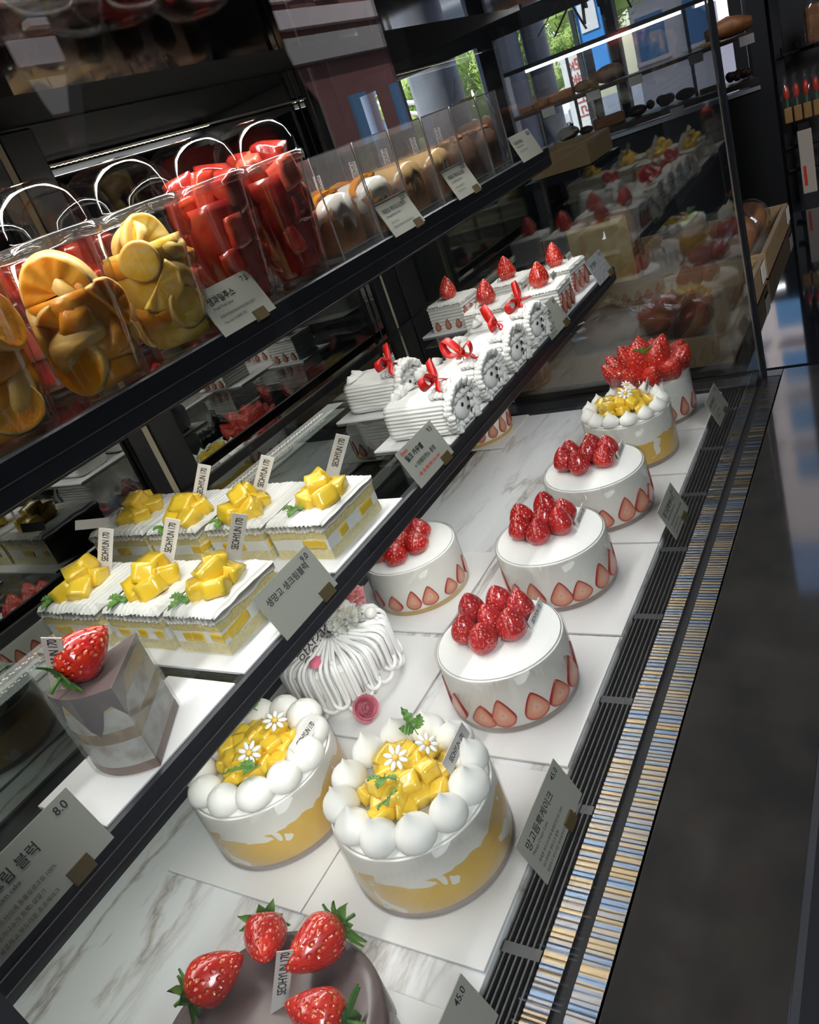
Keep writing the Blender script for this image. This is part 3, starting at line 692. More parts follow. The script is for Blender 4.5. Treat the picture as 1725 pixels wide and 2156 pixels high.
o = inst('strawberry', BERRYL[0], t, (-.016, -.004, .124), V((.62, .40, .10)).to_track_quat('Z', 'Y').to_euler(), 1.15)
inst('calyx', CALYX, o, (0, 0, -.0005), (pi, 0, 0), 1.35)
name_tag(t, (.040, -.02, .113), R(8), L=.04)

def mango_cake(label, x, y, r, h, nd_, dr, dh, seed, ball=False, tagp=None, tilt=0, ncube=26, base=BISCG):
    rnd = random.Random(seed); t = thing('mango_cake', label, 'cake', (x, y, BT), 0, 'round mango cream cakes')
    round_body(t, r, h, MANGOS, base); collar(t, r, h + .001)
    MB().lathe([(0, 0), (r - .003, 0), (r - .006, .0010), (0, .0012)], 64).obj('cream_top', CREAM, t, (0, 0, h), smooth=True)
    dm = [dollop_mesh(dr, dh, .45 if ball else 1.0), dollop_mesh(dr * 1.06, dh * .96, .4 if ball else 1.0)]
    for k in range(nd_):
        a = 2 * pi * k / nd_ + .12
        inst('cream_dollop', dm[k % 2], t, ((r - dr * .97) * cos(a), (r - dr * .97) * sin(a), h), (rnd.uniform(-.08, .08), rnd.uniform(-.08, .08), rnd.uniform(0, 6)), rnd.uniform(.96, 1.06))
    R2 = r - dr * 2 - .003; k = 0
    for lay in range(2):
        nn = ncube if lay == 0 else int(ncube * .62)
        for i in range(nn):
            f = math.sqrt((i + .5) / nn); a = i * 2.399 + lay * .7
            rr = R2 * f * (1.02 if lay == 0 else .72)
            inst('mango_cube', MCUBE[k % 5], t, (rr * cos(a), rr * sin(a), h + .0075 + lay * .0115 + rnd.uniform(-.001, .003)), (rnd.uniform(-.45, .45), rnd.uniform(-.45, .45), rnd.uniform(0, 3)), rnd.uniform(.82, 1.02)); k += 1
    return t, h
zt = .0755
t, h = mango_cake('front right mango cake ringed with pointed cream peaks, beside the grille', .390, .417, .0805, zt, 12, .0178, .036, 11, ncube=19)
daisy(t, (.003, .003, h + .034), (R(16), R(-26), 0), .0125); daisy(t, (.026, -.018, h + .032), (R(30), R(-14), .5), .0118)
inst('herb_leaf', HERB, t, (-.018, .004, h + .034), (R(-10), R(-20), R(205)), .95); inst('herb_leaf', HERB, t, (-.038, -.010, h + .031), (R(20), R(-25), R(225)), .85)
inst('herb_leaf', HERB, t, (.040, .002, h + .030), (R(10), R(-50), R(60)), .95)
name_tag(t, (.030, -.046, h + .028), R(4), .050, .0145, R(-16), TAGG)
t, h = mango_cake('front left mango cake ringed with round cream balls, tucked behind the pointed one', .392, .611, .0812, zt, 12, .0185, .0275, 12, True, ncube=20)
daisy(t, (-.020, -.019, h + .031), (R(18), R(-26), 0), .0135); daisy(t, (.026, -.018, h + .031), (R(15), R(-15), .5), .0135)
inst('herb_leaf', HERB, t, (-.033, -.040, h + .031), (R(15), R(-15), R(140)), 1.15); inst('herb_leaf', HERB, t, (.040, .024, h + .030), (R(10), R(-15), R(80)), 1.1)
name_tag(t, (.020, -.062, h + .025), R(5), .049, .0145, R(-25))
t, h = mango_cake('farthest mango cake with small cream peaks before the strawberry heap cake', 1.193, .421, .0725, .081, 13, .0135, .025, 13, ncube=12)
daisy(t, (-.006, -.008, h + .031), (R(20), R(-25), 0), .0125); daisy(t, (.034, .0, h + .030), (R(20), R(-25), .4), .010)
name_tag(t, (.042, -.030, h + .020), R(8), .046, .0125, R(-5))

# chocolate cake with four whole strawberries, near corner
t = thing('chocolate_cake', 'glossy grey brown chocolate cake with whole strawberries in the near corner', 'cake', (.154, .413, BT), 0)
r = .0925; h = .076
MB().lathe([(0, 0), (r - .004, 0), (r - .004, h - .010), (0, h - .010)], 64).obj('cream_body', CREAMS, t, auto=True)
m = MB(); n = 96; vs = []; fs = []; rnd = random.Random(4)
drip = [(.012 + .03 * max(0, noise.noise(V((cos(2 * pi * i / n) * 2.6, sin(2 * pi * i / n) * 2.6, 1.7))) * 1.6)) for i in range(n)]
rows = [(0, h), (r * .5, h - .0002), (r * .86, h - .0008), (r * .96, h - .003), (r * .995, h - .008)]
for rr, z in rows[1:]:
    vs += [(rr * cos(2 * pi * i / n), rr * sin(2 * pi * i / n), z + .0006 * noise.noise(V((rr * cos(2 * pi * i / n) * 60, rr * sin(2 * pi * i / n) * 60, 0)))) for i in range(n)]
vs += [((r - .001) * cos(2 * pi * i / n), (r - .001) * sin(2 * pi * i / n), h - .010 - drip[i]) for i in range(n)]
vs += [((r - .0045) * cos(2 * pi * i / n), (r - .0045) * sin(2 * pi * i / n), h - .011 - drip[i]) for i in range(n)]
for k in range(5):
    for i in range(n): fs.append((k * n + i, (k + 1) * n + i, (k + 1) * n + (i + 1) % n, k * n + (i + 1) % n))
c = len(vs); vs.append((0, 0, h)); fs += [(c, i, (i + 1) % n) for i in range(n)]
m.add(vs, fs).obj('chocolate_glaze', CHOC, t, smooth=True)
def lying(parent, loc, rz, sc=1.0, tilt=72, seed=0, stem=True):
    o = inst('strawberry', BERRYL[seed % 3], parent, loc, (0, R(tilt), rz), sc)
    if stem: inst('calyx', CALYX, o, (0, 0, .0002), (pi, 0, .5 * seed), 1.35)
    return o
lying(t, (.074, .050, h + .0145), R(225), .98, 78, 0); lying(t, (.090, -.016, h + .0145), R(168), 1.12, 76, 1)
lying(t, (.006, .074, h + .0145), R(-42), 1.05, 80, 2); lying(t, (.030, -.062, h + .0145), R(100), 1.02, 80, 0)
pick_tag(t, (.026, .004, h), R(-42), (R(-10), R(30)), .050, .0125, TAGG)

# ------------------------------------------------------------------ draped white cake with flowers
t = thing('flower_cake', 'white cake draped in piped cream strands with carnations and pearls on top', 'cake', (.592, .650, BT))
r = .070; h = .072
MB().lathe([(0, 0), (r, 0), (r, h - .006), (r - .006, h), (0, h + .001)], 64).obj('cream_body', CREAM, t, auto=True)
m = MB(); rnd = random.Random(21); NS = 30
for s in range(NS):
    a0 = 2 * pi * s / NS; da = 2 * pi / NS * rnd.uniform(1.1, 1.9); zb = rnd.uniform(.006, .030); lay = rnd.uniform(0, .004)
    def top(a, f): return (f * cos(a), f * sin(a), h + .0035 + lay + .004 * (1 - f / r))
    pts = [top(a0 - .12, .012), top(a0 - .05, .030), top(a0, .052), top(a0, .066)]
    R_ = r + .0028 + lay * .8
    pts += [(R_ * cos(a0), R_ * sin(a0), h - .003), (R_ * cos(a0), R_ * sin(a0), h * .55)]
    n = 7; zc = zb + .011
    for k in range(n + 1):
        b = pi * k / n; a = a0 + da * (1 - cos(b)) / 2; z = zc - .011 * sin(b); rr = R_ + .0035 * sin(b); pts.append((rr * cos(a), rr * sin(a), z))
    a1 = a0 + da
    pts += [(R_ * cos(a1), R_ * sin(a1), h * .55), (R_ * cos(a1), R_ * sin(a1), h - .003), top(a1, .066), top(a1, .050), top(a1 + .05, .028), top(a1 + .1, .012)]
    # smooth the path
    q = []
    P = [V(p) for p in pts]
    for i in range(len(P) - 1):
        p0, p1, p2, p3 = P[max(i - 1, 0)], P[i], P[i + 1], P[min(i + 2, len(P) - 1)]
        for u in (0, .5): q.append(.5 * ((2 * p1) + (p2 - p0) * u + (2 * p0 - 5 * p1 + 4 * p2 - p3) * u * u + (3 * p1 - p0 - 3 * p2 + p3) * u ** 3))
    q.append(P[-1]); m.tube(q, rnd.uniform(.0023, .0030), 7)
for s in range(46):   # loose strands between the loops
    a = 2 * pi * s / 46 + rnd.uniform(-.05, .05); R_ = r + .0015; zb = rnd.uniform(.012, .040)
    m.tube([(.020 * cos(a), .020 * sin(a), h + .006), (.05 * cos(a), .05 * sin(a), h + .0035), (.066 * cos(a), .066 * sin(a), h + .001), (R_ * cos(a), R_ * sin(a), h - .006), (R_ * cos(a + .02), R_ * sin(a + .02), (h + zb) / 2), (R_ * cos(a + .01), R_ * sin(a + .01), zb)], .0024, 6)
m.obj('cream_strands', pm('strand_cream', (.88, .87, .86), .38, spec=.4), t, smooth=True)
def carnation(parent, loc, rad, mat, seed, rot=(0, 0, 0), layers=48):
    """pom-pom of ruffled fan petals facing outwards over a dome"""
    rnd = random.Random(seed); m = MB()
    for k in range(layers):
        z = 1 - 1.15 * (k + .5) / layers; ph = k * 2.39996; q = math.sqrt(max(0, 1 - z * z)); d = V((q * cos(ph), q * sin(ph), z))
        s = d.cross(V((rnd.gauss(0, 1), rnd.gauss(0, 1), rnd.gauss(0, 1)))).normalized(); n = d.cross(s); nx, ny = 10, 4; vs = []; wd = rad * rnd.uniform(.42, .58); ro = rad * rnd.uniform(.86, 1.06); f = rnd.uniform(2.2, 3.2)
        for i in range(ny + 1):
            t_ = i / ny
            for j in range(nx + 1):
                u = j / nx - .5
                vs.append(d * (ro * (.30 + .70 * t_) - rad * .025 * (t_ == 1) * (j % 2)) + s * (wd * 2 * u * (.25 + .75 * t_)) + n * (rad * .085 * t_ * sin(j * f + k) + rad * .10 * (2 * u) ** 2 * t_))
        m.add(vs, [(i * (nx + 1) + j, i * (nx + 1) + j + 1, (i + 1) * (nx + 1) + j + 1, (i + 1) * (nx + 1) + j) for i in range(ny) for j in range(nx)])
    return m.obj('carnation', mat, parent, loc, rot, smooth=True)
PINKP = pm('petal_pink', (.86, .30, .32), .6, sss=.4, nz=(120, 3, .3, .7), col2=(.88, .42, .42)); WHITEP = pm('petal_white', (.90, .88, .80), .6, sss=.5)
carnation(t, (.060, .014, h + .016), .030, PINKP, 3, (R(10), R(4), 0), 36)
carnation(t, (.019, -.018, h + .014), .0265, WHITEP, 5, (R(28), R(-16), 0), 34)
carnation(t, (.012, .036, h + .002), .016, pm('petal_pale', (.80, .76, .80), .6), 8, (0, R(-15), 0), 26)
for p, rr in (((.040, -.044, h + .012), .0082), ((.034, -.056, h + .008), .0038), ((-.052, -.040, h + .0075), .0036)):
    MB().ball((0, 0, 0), rr, 18).obj('pearl', PEARL, t, p, smooth=True)
m = MB(); vs = []
for i in range(6):
    for j in range(7):
        u, v = i / 5, j / 6 - .5; wd = .016 * sin(pi * (.12 + .80 * u)) ** .7; vs.append((-.022 * u, wd * v, .004 * (1 - (2 * v) ** 2) * 1.0 + .002 * sin(3 * u)))
m.add(vs, [(i * 7 + j, i * 7 + j + 1, (i + 1) * 7 + j + 1, (i + 1) * 7 + j) for i in range(5) for j in range(6)])
m.obj('rose_petal', pm('petal_rose', (.72, .12, .22), .45, nz=(60, 3, .35, .65), col2=(.80, .25, .34)), t, (-.046, -.014, h + .0085), (R(12), R(0), R(20)), smooth=True)
TOPP = pm('topper_bronze', (.10, .055, .04), .35, metal=.5); TOPG = pm('topper_gold', (.72, .38, .20), .3, metal=.6)
o = text('항상건강', .024, TOPP, t, (-.064, -.006, h + .008), (R(72), 0, R(6)), 'LEFT', -.0002, 'topper_lettering', .0004, .86)
text('하세요', .022, TOPG, t, (.018, .004, h + .010), (R(72), 0, R(6)), 'LEFT', -.0002, 'topper_lettering', .0004, .86)

# rose bud lying on the board in front of the draped cake
t = thing('rose_bud', 'single dusty pink rose bud with green sepals on the board before the draped cake', 'rose', (.530, .573, BT))
PR = pm('rose_pink', (.62, .16, .22), .55, nz=(90, 3, .3, .7), col2=(.70, .25, .30)); m = MB(); rnd = random.Random(2)
nt, ny = 150, 7; vs = []
for i in range(nt + 1):   # one spiral sheet broken into overlapping petals, lip curling out towards the outside
    th = i / nt * 2 * pi * 4.6; f = i / nt; r0 = .0012 + .0118 * f ** .9; pet = abs(sin(th * (1.9 - .55 * f) / 2)) ** .5; hh = .0215 - .0035 * f
    for j in range(ny + 1):
        tt = j / ny; rr = r0 * (.55 + .45 * sin(pi / 2 * min(1, tt * 1.35))) + .0052 * f ** 1.6 * max(0, tt - .62) / .38 + .0006 * pet
        vs.append((rr * cos(th), rr * sin(th), hh * tt * (.80 + .20 * pet) - .0030 * f ** 1.5 * max(0, tt - .72) / .28))
m.add(vs, [(i * (ny + 1) + j, (i + 1) * (ny + 1) + j, (i + 1) * (ny + 1) + j + 1, i * (ny + 1) + j + 1) for i in range(nt) for j in range(ny)])
m.ball((0, 0, .004), .010, 14, sc=(1, 1, .8))
hd = m.obj('petals', PR, t, (.010, .020, .0100), (R(52), R(-40), 0), smooth=True)
inst('sepals', mk(calyx_mesh(.019, 6, 9), LEAF), t, (.011, .021, .0095), (R(52), R(-40), 0), 1.0)
# ------------------------------------------------------------------ lower shelf: trays, mango slices, chocolate wedge, rolls, berry squares
ST = Z1 + .0002
def tray(label, x0, x1, y0, y1): board(label, x0, x1, y0, y1, ST, 'white trays on the lower shelf')
tray('white tray under the single chocolate wedge on the lower shelf', .176, .318, .474, .556)
tray('white tray under the front three mango cream slices', .330, .452, .474, .775)
tray('white tray under the rear four mango cream slices', .472, .610, .474, .868)
tray('white tray under the front row of piped rolls with bows', .735, 1.118, .474, .588)
tray('white tray under the single rear roll with a bow', .850, .950, .592, .727)
tray('white tray under the four strawberry cream squares at the far end', 1.128, 1.405, .474, .662)
tray('white tray under the lone rear strawberry cream square', 1.213, 1.318, .668, .767)
SZ = ST + BT
def ridged_top(m, lx, ly, z, hz, n=13, axis='x'):
    """cream layer combed with lengthwise ridges and slightly ruffled rims"""
    nx, ny = 26, n * 4
    vs = []; fs = []
    for i in range(nx + 1):
        for j in range(ny + 1):
            u, v = i / nx - .5, j / ny - .5
            ed = max(abs(u), abs(v)) * 2; drop = .0040 * max(0, (ed - .84) / .16) ** 2
            rg = .0017 * abs(sin(pi * n * (v + .5))) ** .6; wob_ = .0013 * sin(j * 1.9) * (abs(u) > .46)
            vs.append((u * lx + wob_, v * ly, z + hz + rg - drop + .0012 * noise.noise(V((u * 6, v * 6, lx * 50)))))
    W = ny + 1
    for i in range(nx):
        for j in range(ny): fs.append((i * W + j, (i + 1) * W + j, (i + 1) * W + j + 1, i * W + j + 1))
    ring = [i * W for i in range(nx + 1)] + [nx * W + j for j in range(1, ny + 1)] + [i * W + ny for i in range(nx - 1, -1, -1)] + [j for j in range(ny - 1, 0, -1)]
    b = len(vs)
    for k, q in enumerate(ring): vs.append((vs[q][0] * .99, vs[q][1] * .99, z - .0012 + .0022 * noise.noise(V((k * .35, lx * 90, ly * 70)))))
    nr = len(ring)
    for k in range(nr): fs.append((ring[k], b + k, b + (k + 1) % nr, ring[(k + 1) % nr])[::-1])
    m.add(vs, fs)
def film(t, lx, ly, h, sides, top=.004):
    m = MB()
    for s in sides:
        if s == 'x-': m.box((-lx / 2 - .0016, 0, h / 2), (.0004, ly + .004, h))
        if s == 'x+': m.box((lx / 2 + .0016, 0, h / 2), (.0004, ly + .004, h))
        if s == 'y-': m.box((0, -ly / 2 - .0016, h / 2), (lx + .004, .0004, h))
        if s == 'y+': m.box((0, ly / 2 + .0016, h / 2), (lx + .004, .0004, h))
    m.obj('film_wrap', FILM, t)
def mango_slice(label, x0, x1, y0, y1, fc, tg, seed, leaf=True, row='front'):
    rnd = random.Random(seed); lx, ly = x1 - x0, y1 - y0; t = thing('mango_slice', label, 'cake slice', ((x0 + x1) / 2, (y0 + y1) / 2, SZ), 0, row + ' row of mango cream slices')
    def layer(name, z0, z1, mat, wv=.0006):
        m = MB(); nx, ny = 8, 8; per = [(i / nx - .5, -.5) for i in range(nx)] + [(.5, j / ny - .5) for j in range(ny)] + [(.5 - i / nx, .5) for i in range(nx)] + [(-.5, .5 - j / ny) for j in range(ny)]
        n = len(per); vs = []
        for z in (z0, (z0 + z1) / 2, z1):
            for k, (u, v) in enumerate(per): w_ = 1 + noise.noise(V((u * 9, v * 9, z * 300 + seed))) * .018; vs.append((u * lx * w_, v * ly * w_, z + (wv * 2 * noise.noise(V((u * 7 + seed, v * 7, z * 100))) if z1 > z > z0 or z0 > 0 else 0)))
        fs = [tuple(range(n - 1, -1, -1)), tuple(range(2 * n, 3 * n))] + [(r_ * n + k, r_ * n + (k + 1) % n, (r_ + 1) * n + (k + 1) % n, (r_ + 1) * n + k) for r_ in range(2) for k in range(n)]
        m.add(vs, fs); return m.obj(name, mat, t)
    layer('lower_sponge', 0, .0115, SPONGEL); layer('cream_filling', .0112, .0235, CREAM); layer('upper_sponge', .0232, .0340, SPONGE)
    # mango pieces set in the cream, flush with the cut sides
    for k in range(7):
        u = rnd.uniform(-.4, .4)
        if k % 2: p = (-lx / 2 + .004, u * ly, .0172); d = (.0105, rnd.uniform(.012, .018), .0095)
        else: p = (u * lx, -ly / 2 + .004, .0172); d = (rnd.uniform(.014, .024), .0105, .0095)
        MB().box((0, 0, 0), d, rot=(rnd.uniform(-.12, .12), rnd.uniform(-.12, .12), 0)).obj('mango_filling', MANGO, t, p, bevel=.0015)
    m = MB(); ridged_top(m, lx + .0035, ly + .0035, .0338, .0088, 12); m.obj('cream_top', CREAM, t, smooth=True)
    fx, fy = fc[0] - (x0 + x1) / 2, fc[1] - (y0 + y1) / 2
    offs = [(-.012, .008, .007), (.008, .010, .007), (-.010, -.011, .007), (.011, -.009, .007), (.0, .001, .0175), (.012, .006, .0165)]
    for k, (a, b, c) in enumerate(offs):
        inst('mango_cube', MCUBE[(k + seed) % 5], t, (fx + a, fy + b, .0425 + c), (rnd.uniform(-.5, .5), rnd.uniform(-.5, .5), rnd.uniform(0, 3)), rnd.uniform(1.02, 1.22))
    if leaf: inst('herb_leaf', HERB, t, (fx - .019, fy + .022, .0475), (R(-12), R(6), R(165 + 8 * seed)), .78)
    if tg: pick_tag(t, (tg[0] - (x0 + x1) / 2, tg[1] - (y0 + y1) / 2, .0435), R(-50), (R(tg[2]), R(tg[3] + 26)), .056, .0145, TAGG if tg[4] else TAG)
    film(t, lx, ly, .052, ('x-', 'y-'))
    return t
mango_slice('front row mango cream slice nearest the price card, at the rail side', .350, .432, .505, .567, (.390, .532), (.428, .548, 8, 6, 1), 1)
mango_slice('middle mango cream slice of the front row', .350, .432, .578, .655, (.387, .617), (.425, .640, 6, 8, 0), 2)
mango_slice('front row mango cream slice nearest the mirror doors, above the chocolate wedge', .348, .430, .668, .760, (.383, .722), (.410, .722, 4, 4, 0), 3)
mango_slice('rear row mango cream slice at the rail side, its sponge facing the glass', .494, .588, .488, .560, (.540, .515), (.585, .535, 10, 8, 1), 4, row='rear')
mango_slice('rear row mango cream slice second from the rail', .494, .586, .570, .650, (.522, .606), (.552, .618, 8, 10, 0), 5, row='rear')
mango_slice('rear row mango cream slice third from the rail', .490, .582, .664, .742, (.514, .690), (.545, .708, 6, 8, 0), 6, row='rear')
t = mango_slice('rear row mango cream slice nearest the mirror doors with a fallen tag', .490, .582, .752, .850, (.530, .790), None, 7, leaf=False, row='rear')
MB().box((0, 0, 0), (.012, .0009, .040)).obj('name_tag', TAG, t, (-.042, .036, .055), (R(20), R(-62), R(-40)))

# chocolate wedge wrapped in film
t = thing('chocolate_slice', 'single chocolate cream wedge with a whole strawberry, wrapped in clear film', 'cake slice', (.245, .507, SZ))
A, Bp, Cc = V((.230 - .245, .474 - .507, 0)), V((.217 - .245, .535 - .507, 0)), V((.287 - .245, .511 - .507, 0))
per = []
for k in range(9):
    u = k / 8; p = A.lerp(Bp, u); nrm = V((-(Bp - A).y, (Bp - A).x, 0)).normalized(); per.append(p + nrm * (-.010 * 4 * u * (1 - u)) * (1 if nrm.x > 0 else -1))
per = [A.lerp(Bp, k / 10) + V((-.97, -.2, 0)) * (.009 * 4 * (k / 10) * (1 - k / 10)) for k in range(11)] + [Bp.lerp(Cc, .5), Cc, Cc.lerp(A, .33), Cc.lerp(A, .66)]
def prism(name, z0, z1, mat, s=1.0, low=None, sm=False):
    n = len(per); c = sum((p for p in per), V((0, 0, 0))) / n
    vs = [tuple(c + (p - c) * s + V((0, 0, z0 if not low else low(i)))) for i, p in enumerate(per)] + [tuple(c + (p - c) * s + V((0, 0, z1))) for p in per]
    m = MB().add(vs, [tuple(range(n)), tuple(range(2 * n - 1, n - 1, -1))] + [(i, i + n, (i + 1) % n + n, (i + 1) % n) for i in range(n)])
    return m.obj(name, mat, t)
GREYC = pm('wedge_cream', (.52, .49, .46), .5, nz=(45, 4, .45, .62), col2=(.34, .27, .23)); COCOA = pm('cocoa_sponge', (.20, .105, .065), .9, bump=(300, .6))
prism('base_layer', 0, .008, COCOA); prism('cream_filling', .008, .058, GREYC, .992); prism('middle_sponge', .030, .040, pm('coffee_cream', (.42, .30, .17), .7, nz=(70, 4, .4, .6), col2=(.26, .17, .10)), .996)
prism('upper_sponge', .058, .0715, pm('pale_sponge', (.50, .36, .18), .9, bump=(300, .6)), .994)
prism('chocolate_glaze', .0715, .0745, CHOC, 1.012, lambda i: .070 if i > 11 else (.050 + .012 * sin(i * 1.15) + (.008 if i > 6 else 0)))
lying(t, (-.021, .006, .0745 + .0125), R(-8), .98, 78, 1).data
pick_tag(t, (-.022, .016, .0745), R(-58), (R(4), R(22)), .050, .0140, pm('tag_pinkish', (.62, .52, .48), .5))
m = MB(); c = V((.004, 0, 0))
for k in range(len(per)):
    a, b = per[k], per[(k + 1) % len(per)]; a2, b2 = c + (a - c) * 1.07, c + (b - c) * 1.07
    m.add([a2 + V((0, 0, .001)), b2 + V((0, 0, .001)), b2 + V((0, 0, .0765)), a2 + V((0, 0, .0765))], [(0, 1, 2, 3)])
m.obj('film_wrap', clear('wedge_film', (.93, .95, .94), .05, 1.5, haze=.10), t)

# piped rolls with a little dog face, ribbon bow on a pick
def roll_body_mesh(lx, ly, lz):
    m = MB(); n = 288; nl = 12; rows = []
    for k in range(nl + 1):
        y = -ly / 2 + ly * k / nl; row = []
        for i in range(n):
            a = 2 * pi * i / n; c, s = cos(a), sin(a); e = 4.5
            rr = 1 / ((abs(c) / (lx / 2)) ** e + (abs(s) / (lz / 2)) ** e) ** (1 / e)
            rr += .0010 * sin(i * 2 * pi * 46 / n) * (.5 if s > .55 else 1) + .0016 * noise.noise(V((c * 3, s * 3, y * 40)))
            sh = 1 - .05 * (k in (0, nl)); row.append((rr * c * sh, y, lz / 2 + rr * s * sh))
        rows.append(row)
    vs = [p for r_ in rows for p in r_]; fs = [(k * n + i, (k + 1) * n + i, (k + 1) * n + (i + 1) % n, k * n + (i + 1) % n) for k in range(nl) for i in range(n)]
    fs += [tuple(range(n)), tuple(range((nl + 1) * n - 1, nl * n - 1, -1))]
    return mk(m.add(vs, fs).mesh('roll_body', True), CREAM)
ROLL = roll_body_mesh(.070, .092, .049)
def rosette(m, c, r, axis, rnd, star=7):
    """swirl of star-piped cream pointing along axis"""
    ax = V(axis).normalized(); q = V((0, 0, 1)).rotation_difference(ax).to_matrix(); n = 14; rows = 7; vs = []; ph = rnd.uniform(0, 6)
    for k in range(rows + 1):
        t_ = k / rows; rr = r * (1 - t_) ** .7 if k else r * .8; z = r * 1.15 * t_
        for i in range(n):
            a = 2 * pi * i / n + t_ * 2.2 + ph; w_ = 1 + .13 * cos(star * (2 * pi * i / n)); vs.append(V(c) + q @ V((rr * w_ * cos(a), rr * w_ * sin(a), z)))
    m.add(vs, [(k * n + i, k * n + (i + 1) % n, (k + 1) * n + (i + 1) % n, (k + 1) * n + i) for k in range(rows) for i in range(n)])
def bow(t, loc, rz, seed):
    rnd = random.Random(seed); m = MB()
    for sgn in (-1, 1):
        loop = []
        for k in range(13):
            u = k / 12; a = 2 * pi * u; loop.append(((sgn * .027 * sin(a / 2), .006 * sin(a / 2), .0105 * sin(a) * (1 if sgn > 0 else .75) + (.016 if sgn > 0 else .004) * sin(a / 2)), (.35 * sgn, 1, -.35)))
        m.ribbon(loop, .0105)
        tail = [((sgn * .022 * k / 6, -.010 * k / 6 - .002 * sin(k), -.015 * (k / 6) ** 1.2 * (1 if sgn < 0 else .5)), (.5, 1, .3)) for k in range(7)]
        m.ribbon(tail, .0075)
    m.ball((0, 0, 0), .0036, 10, sc=(1, 1.2, 1))
    o = m.obj('ribbon_bow', RIB, t, loc, (R(rnd.uniform(-15, 10)), R(rnd.uniform(-12, 12)), rz), smooth=True)
    MB().tube([(-.003, .002, .015), (.003, -.001, -.022)], .0008, 6).obj('wooden_pick', pm('pick_wood', (.45, .28, .12), .6), o)
def dog_roll(label, x, y, seed, bowrz=0, face=True, boff=(-.004, -.022)):
    rnd = random.Random(seed); t = thing('cream_roll', label, 'cake', (x, y, SZ), 0, 'piped cream rolls with red bows')
    inst('roll_body', ROLL, t)
    m = MB()
    for a in range(26):   # rosettes framing the front end
        an = pi * (a / 25) * 1.5 - pi * .25; c = (.034 * cos(an), -.047 + rnd.uniform(-.003, .001), .026 + .029 * sin(an)); rosette(m, c, .0075, (cos(an) * .5, -1, sin(an) * .6), rnd, 6)
    for gx in range(-2, 3):
        for gz in range(5):
            if abs(gx) < 2 and 1 <= gz <= 2: continue
            rosette(m, (gx * .0125, -.046, .007 + gz * .0105), .0062, (gx * .12, -1, .12 * (gz - 2)), rnd, 6)
    for gx in range(-2, 3):
        for gz in range(3): rosette(m, (gx * .0115, -.040 + .007 * gz, .050 + .002 * (2 - abs(gx))), .0070, (gx * .1, -.3 - .2 * gz, 1), rnd, 6)
    m.obj('face_cream', CREAM, t, smooth=True)
    m = MB().ball((0, -.047, .022), .0135, 16, sc=(1.15, .6, .95)); m.obj('muzzle_cream', CREAM, t, smooth=True)
    if face:
        for sx in (-.0085, .0085): MB().ball((0, 0, 0), .0023, 10, sc=(1, .6, 1.15)).obj('eye', INK, t, (sx, -.0545, .031), smooth=True)
        MB().ball((0, 0, 0), .0026, 10, sc=(1.3, .6, .9)).obj('nose', INK, t, (0, -.0568, .0235), smooth=True)
    m = MB()
    for k in range(6): rosette(m, (rnd.uniform(-.026, .026), .038 + rnd.uniform(-.006, .006), .047), .010, (rnd.uniform(-.3, .3), .4, 1), rnd, 6)
    m.obj('tail_cream', CREAM, t, smooth=True)
    bow(t, (boff[0], boff[1], .066), bowrz, seed)
    return t
dog_roll('nearest cream roll with red bow, its piped dog face beside the handwritten card', .786, .522, 1, R(12), boff=(-.006, -.026))
dog_roll('second cream roll with red bow in the front row', .879, .522, 2, R(70), boff=(-.012, -.024))
dog_roll('third cream roll with the tallest red bow in the front row', .972, .522, 3, R(30), boff=(.006, -.024))
dog_roll('cream roll half hidden behind the fourth small price card', 1.066, .526, 4, R(0), boff=(.0, -.03))
dog_roll('rear cream roll with red bow near the mirror doors', .900, .660, 5, R(15), boff=(-.018, -.036))

# strawberry cream squares
def sq_mesh(lx, ly, lz):
    m = MB(); n = 24
    def side(ax, sgn):
        vs = []; nu, nz = 20, 36
        for i in range(nu + 1):
            for k in range(nz + 1):
                u, z = i / nu - .5, k / nz; d = .0010 * sin(z * 2 * pi * 8) + .0008 * noise.noise(V((u * 8, z * 6, sgn + (ax == 'x') * 3)))
                vs.append(((sgn * (lx / 2 + d), u * ly, z * lz) if ax == 'x' else (u * lx, sgn * (ly / 2 + d), z * lz)))
        W = nz + 1; m.add(vs, [(i * W + k, (i + 1) * W + k, (i + 1) * W + k + 1, i * W + k + 1) for i in range(nu) for k in range(nz)])
    for a in 'xy':
        for s in (-1, 1): side(a, s)
    mm = MB(); ridged_top(mm, lx + .002, ly + .002, lz - .001, .003, 13); m.add(mm.v, mm.f)
    return mk(m.mesh('square_body', True), CREAM)
SQ = sq_mesh(.072, .068, .046)
def berry_square(label, x, y, seed, tg=True, bz=0):
    rnd = random.Random(seed); t = thing('strawberry_square', label, 'cake slice', (x, y, SZ), R(rnd.uniform(-4, 4)), 'strawberry cream squares at the far end')
    inst('square_body', SQ, t)
    inst('strawberry', BERRYL[seed % 3], t, (-.006, .002, .047), (R(rnd.uniform(-10, 10)), R(rnd.uniform(-10, 10)), seed), .92)
    for k in range(3):
        inst('strawberry_slice', CUTL[k % 2], t, (-.024 + .024 * k, -.0352, .002), (0, 0, 0), .95); inst('strawberry_slice', CUTL[(k + 1) % 2], t, (-.0372, .022 - .022 * k, .002), (0, 0, R(-90)), .55)
    if tg: o = MB().box((0, 0, 0), (.026, .0009, .0125)).obj('name_tag', TAGG, t, (.022, -.014, .054), (R(-14), 0, R(5))); text('SEOHYUN', .0066, INK, o, (0, -.0007, -.0024), (R(90), 0, 0), 'CENTER', 0, 'tag_lettering', spacing=.9)
    film(t, .074, .070, .050, ('x-', 'y-'))
    MB().tube([(0, 0, 0), (.004, -.002, .006), (.011, -.003, .010)], .0006, 5).obj('herb_stem', LEAF, t, (-.020, .018, .049))
    return t
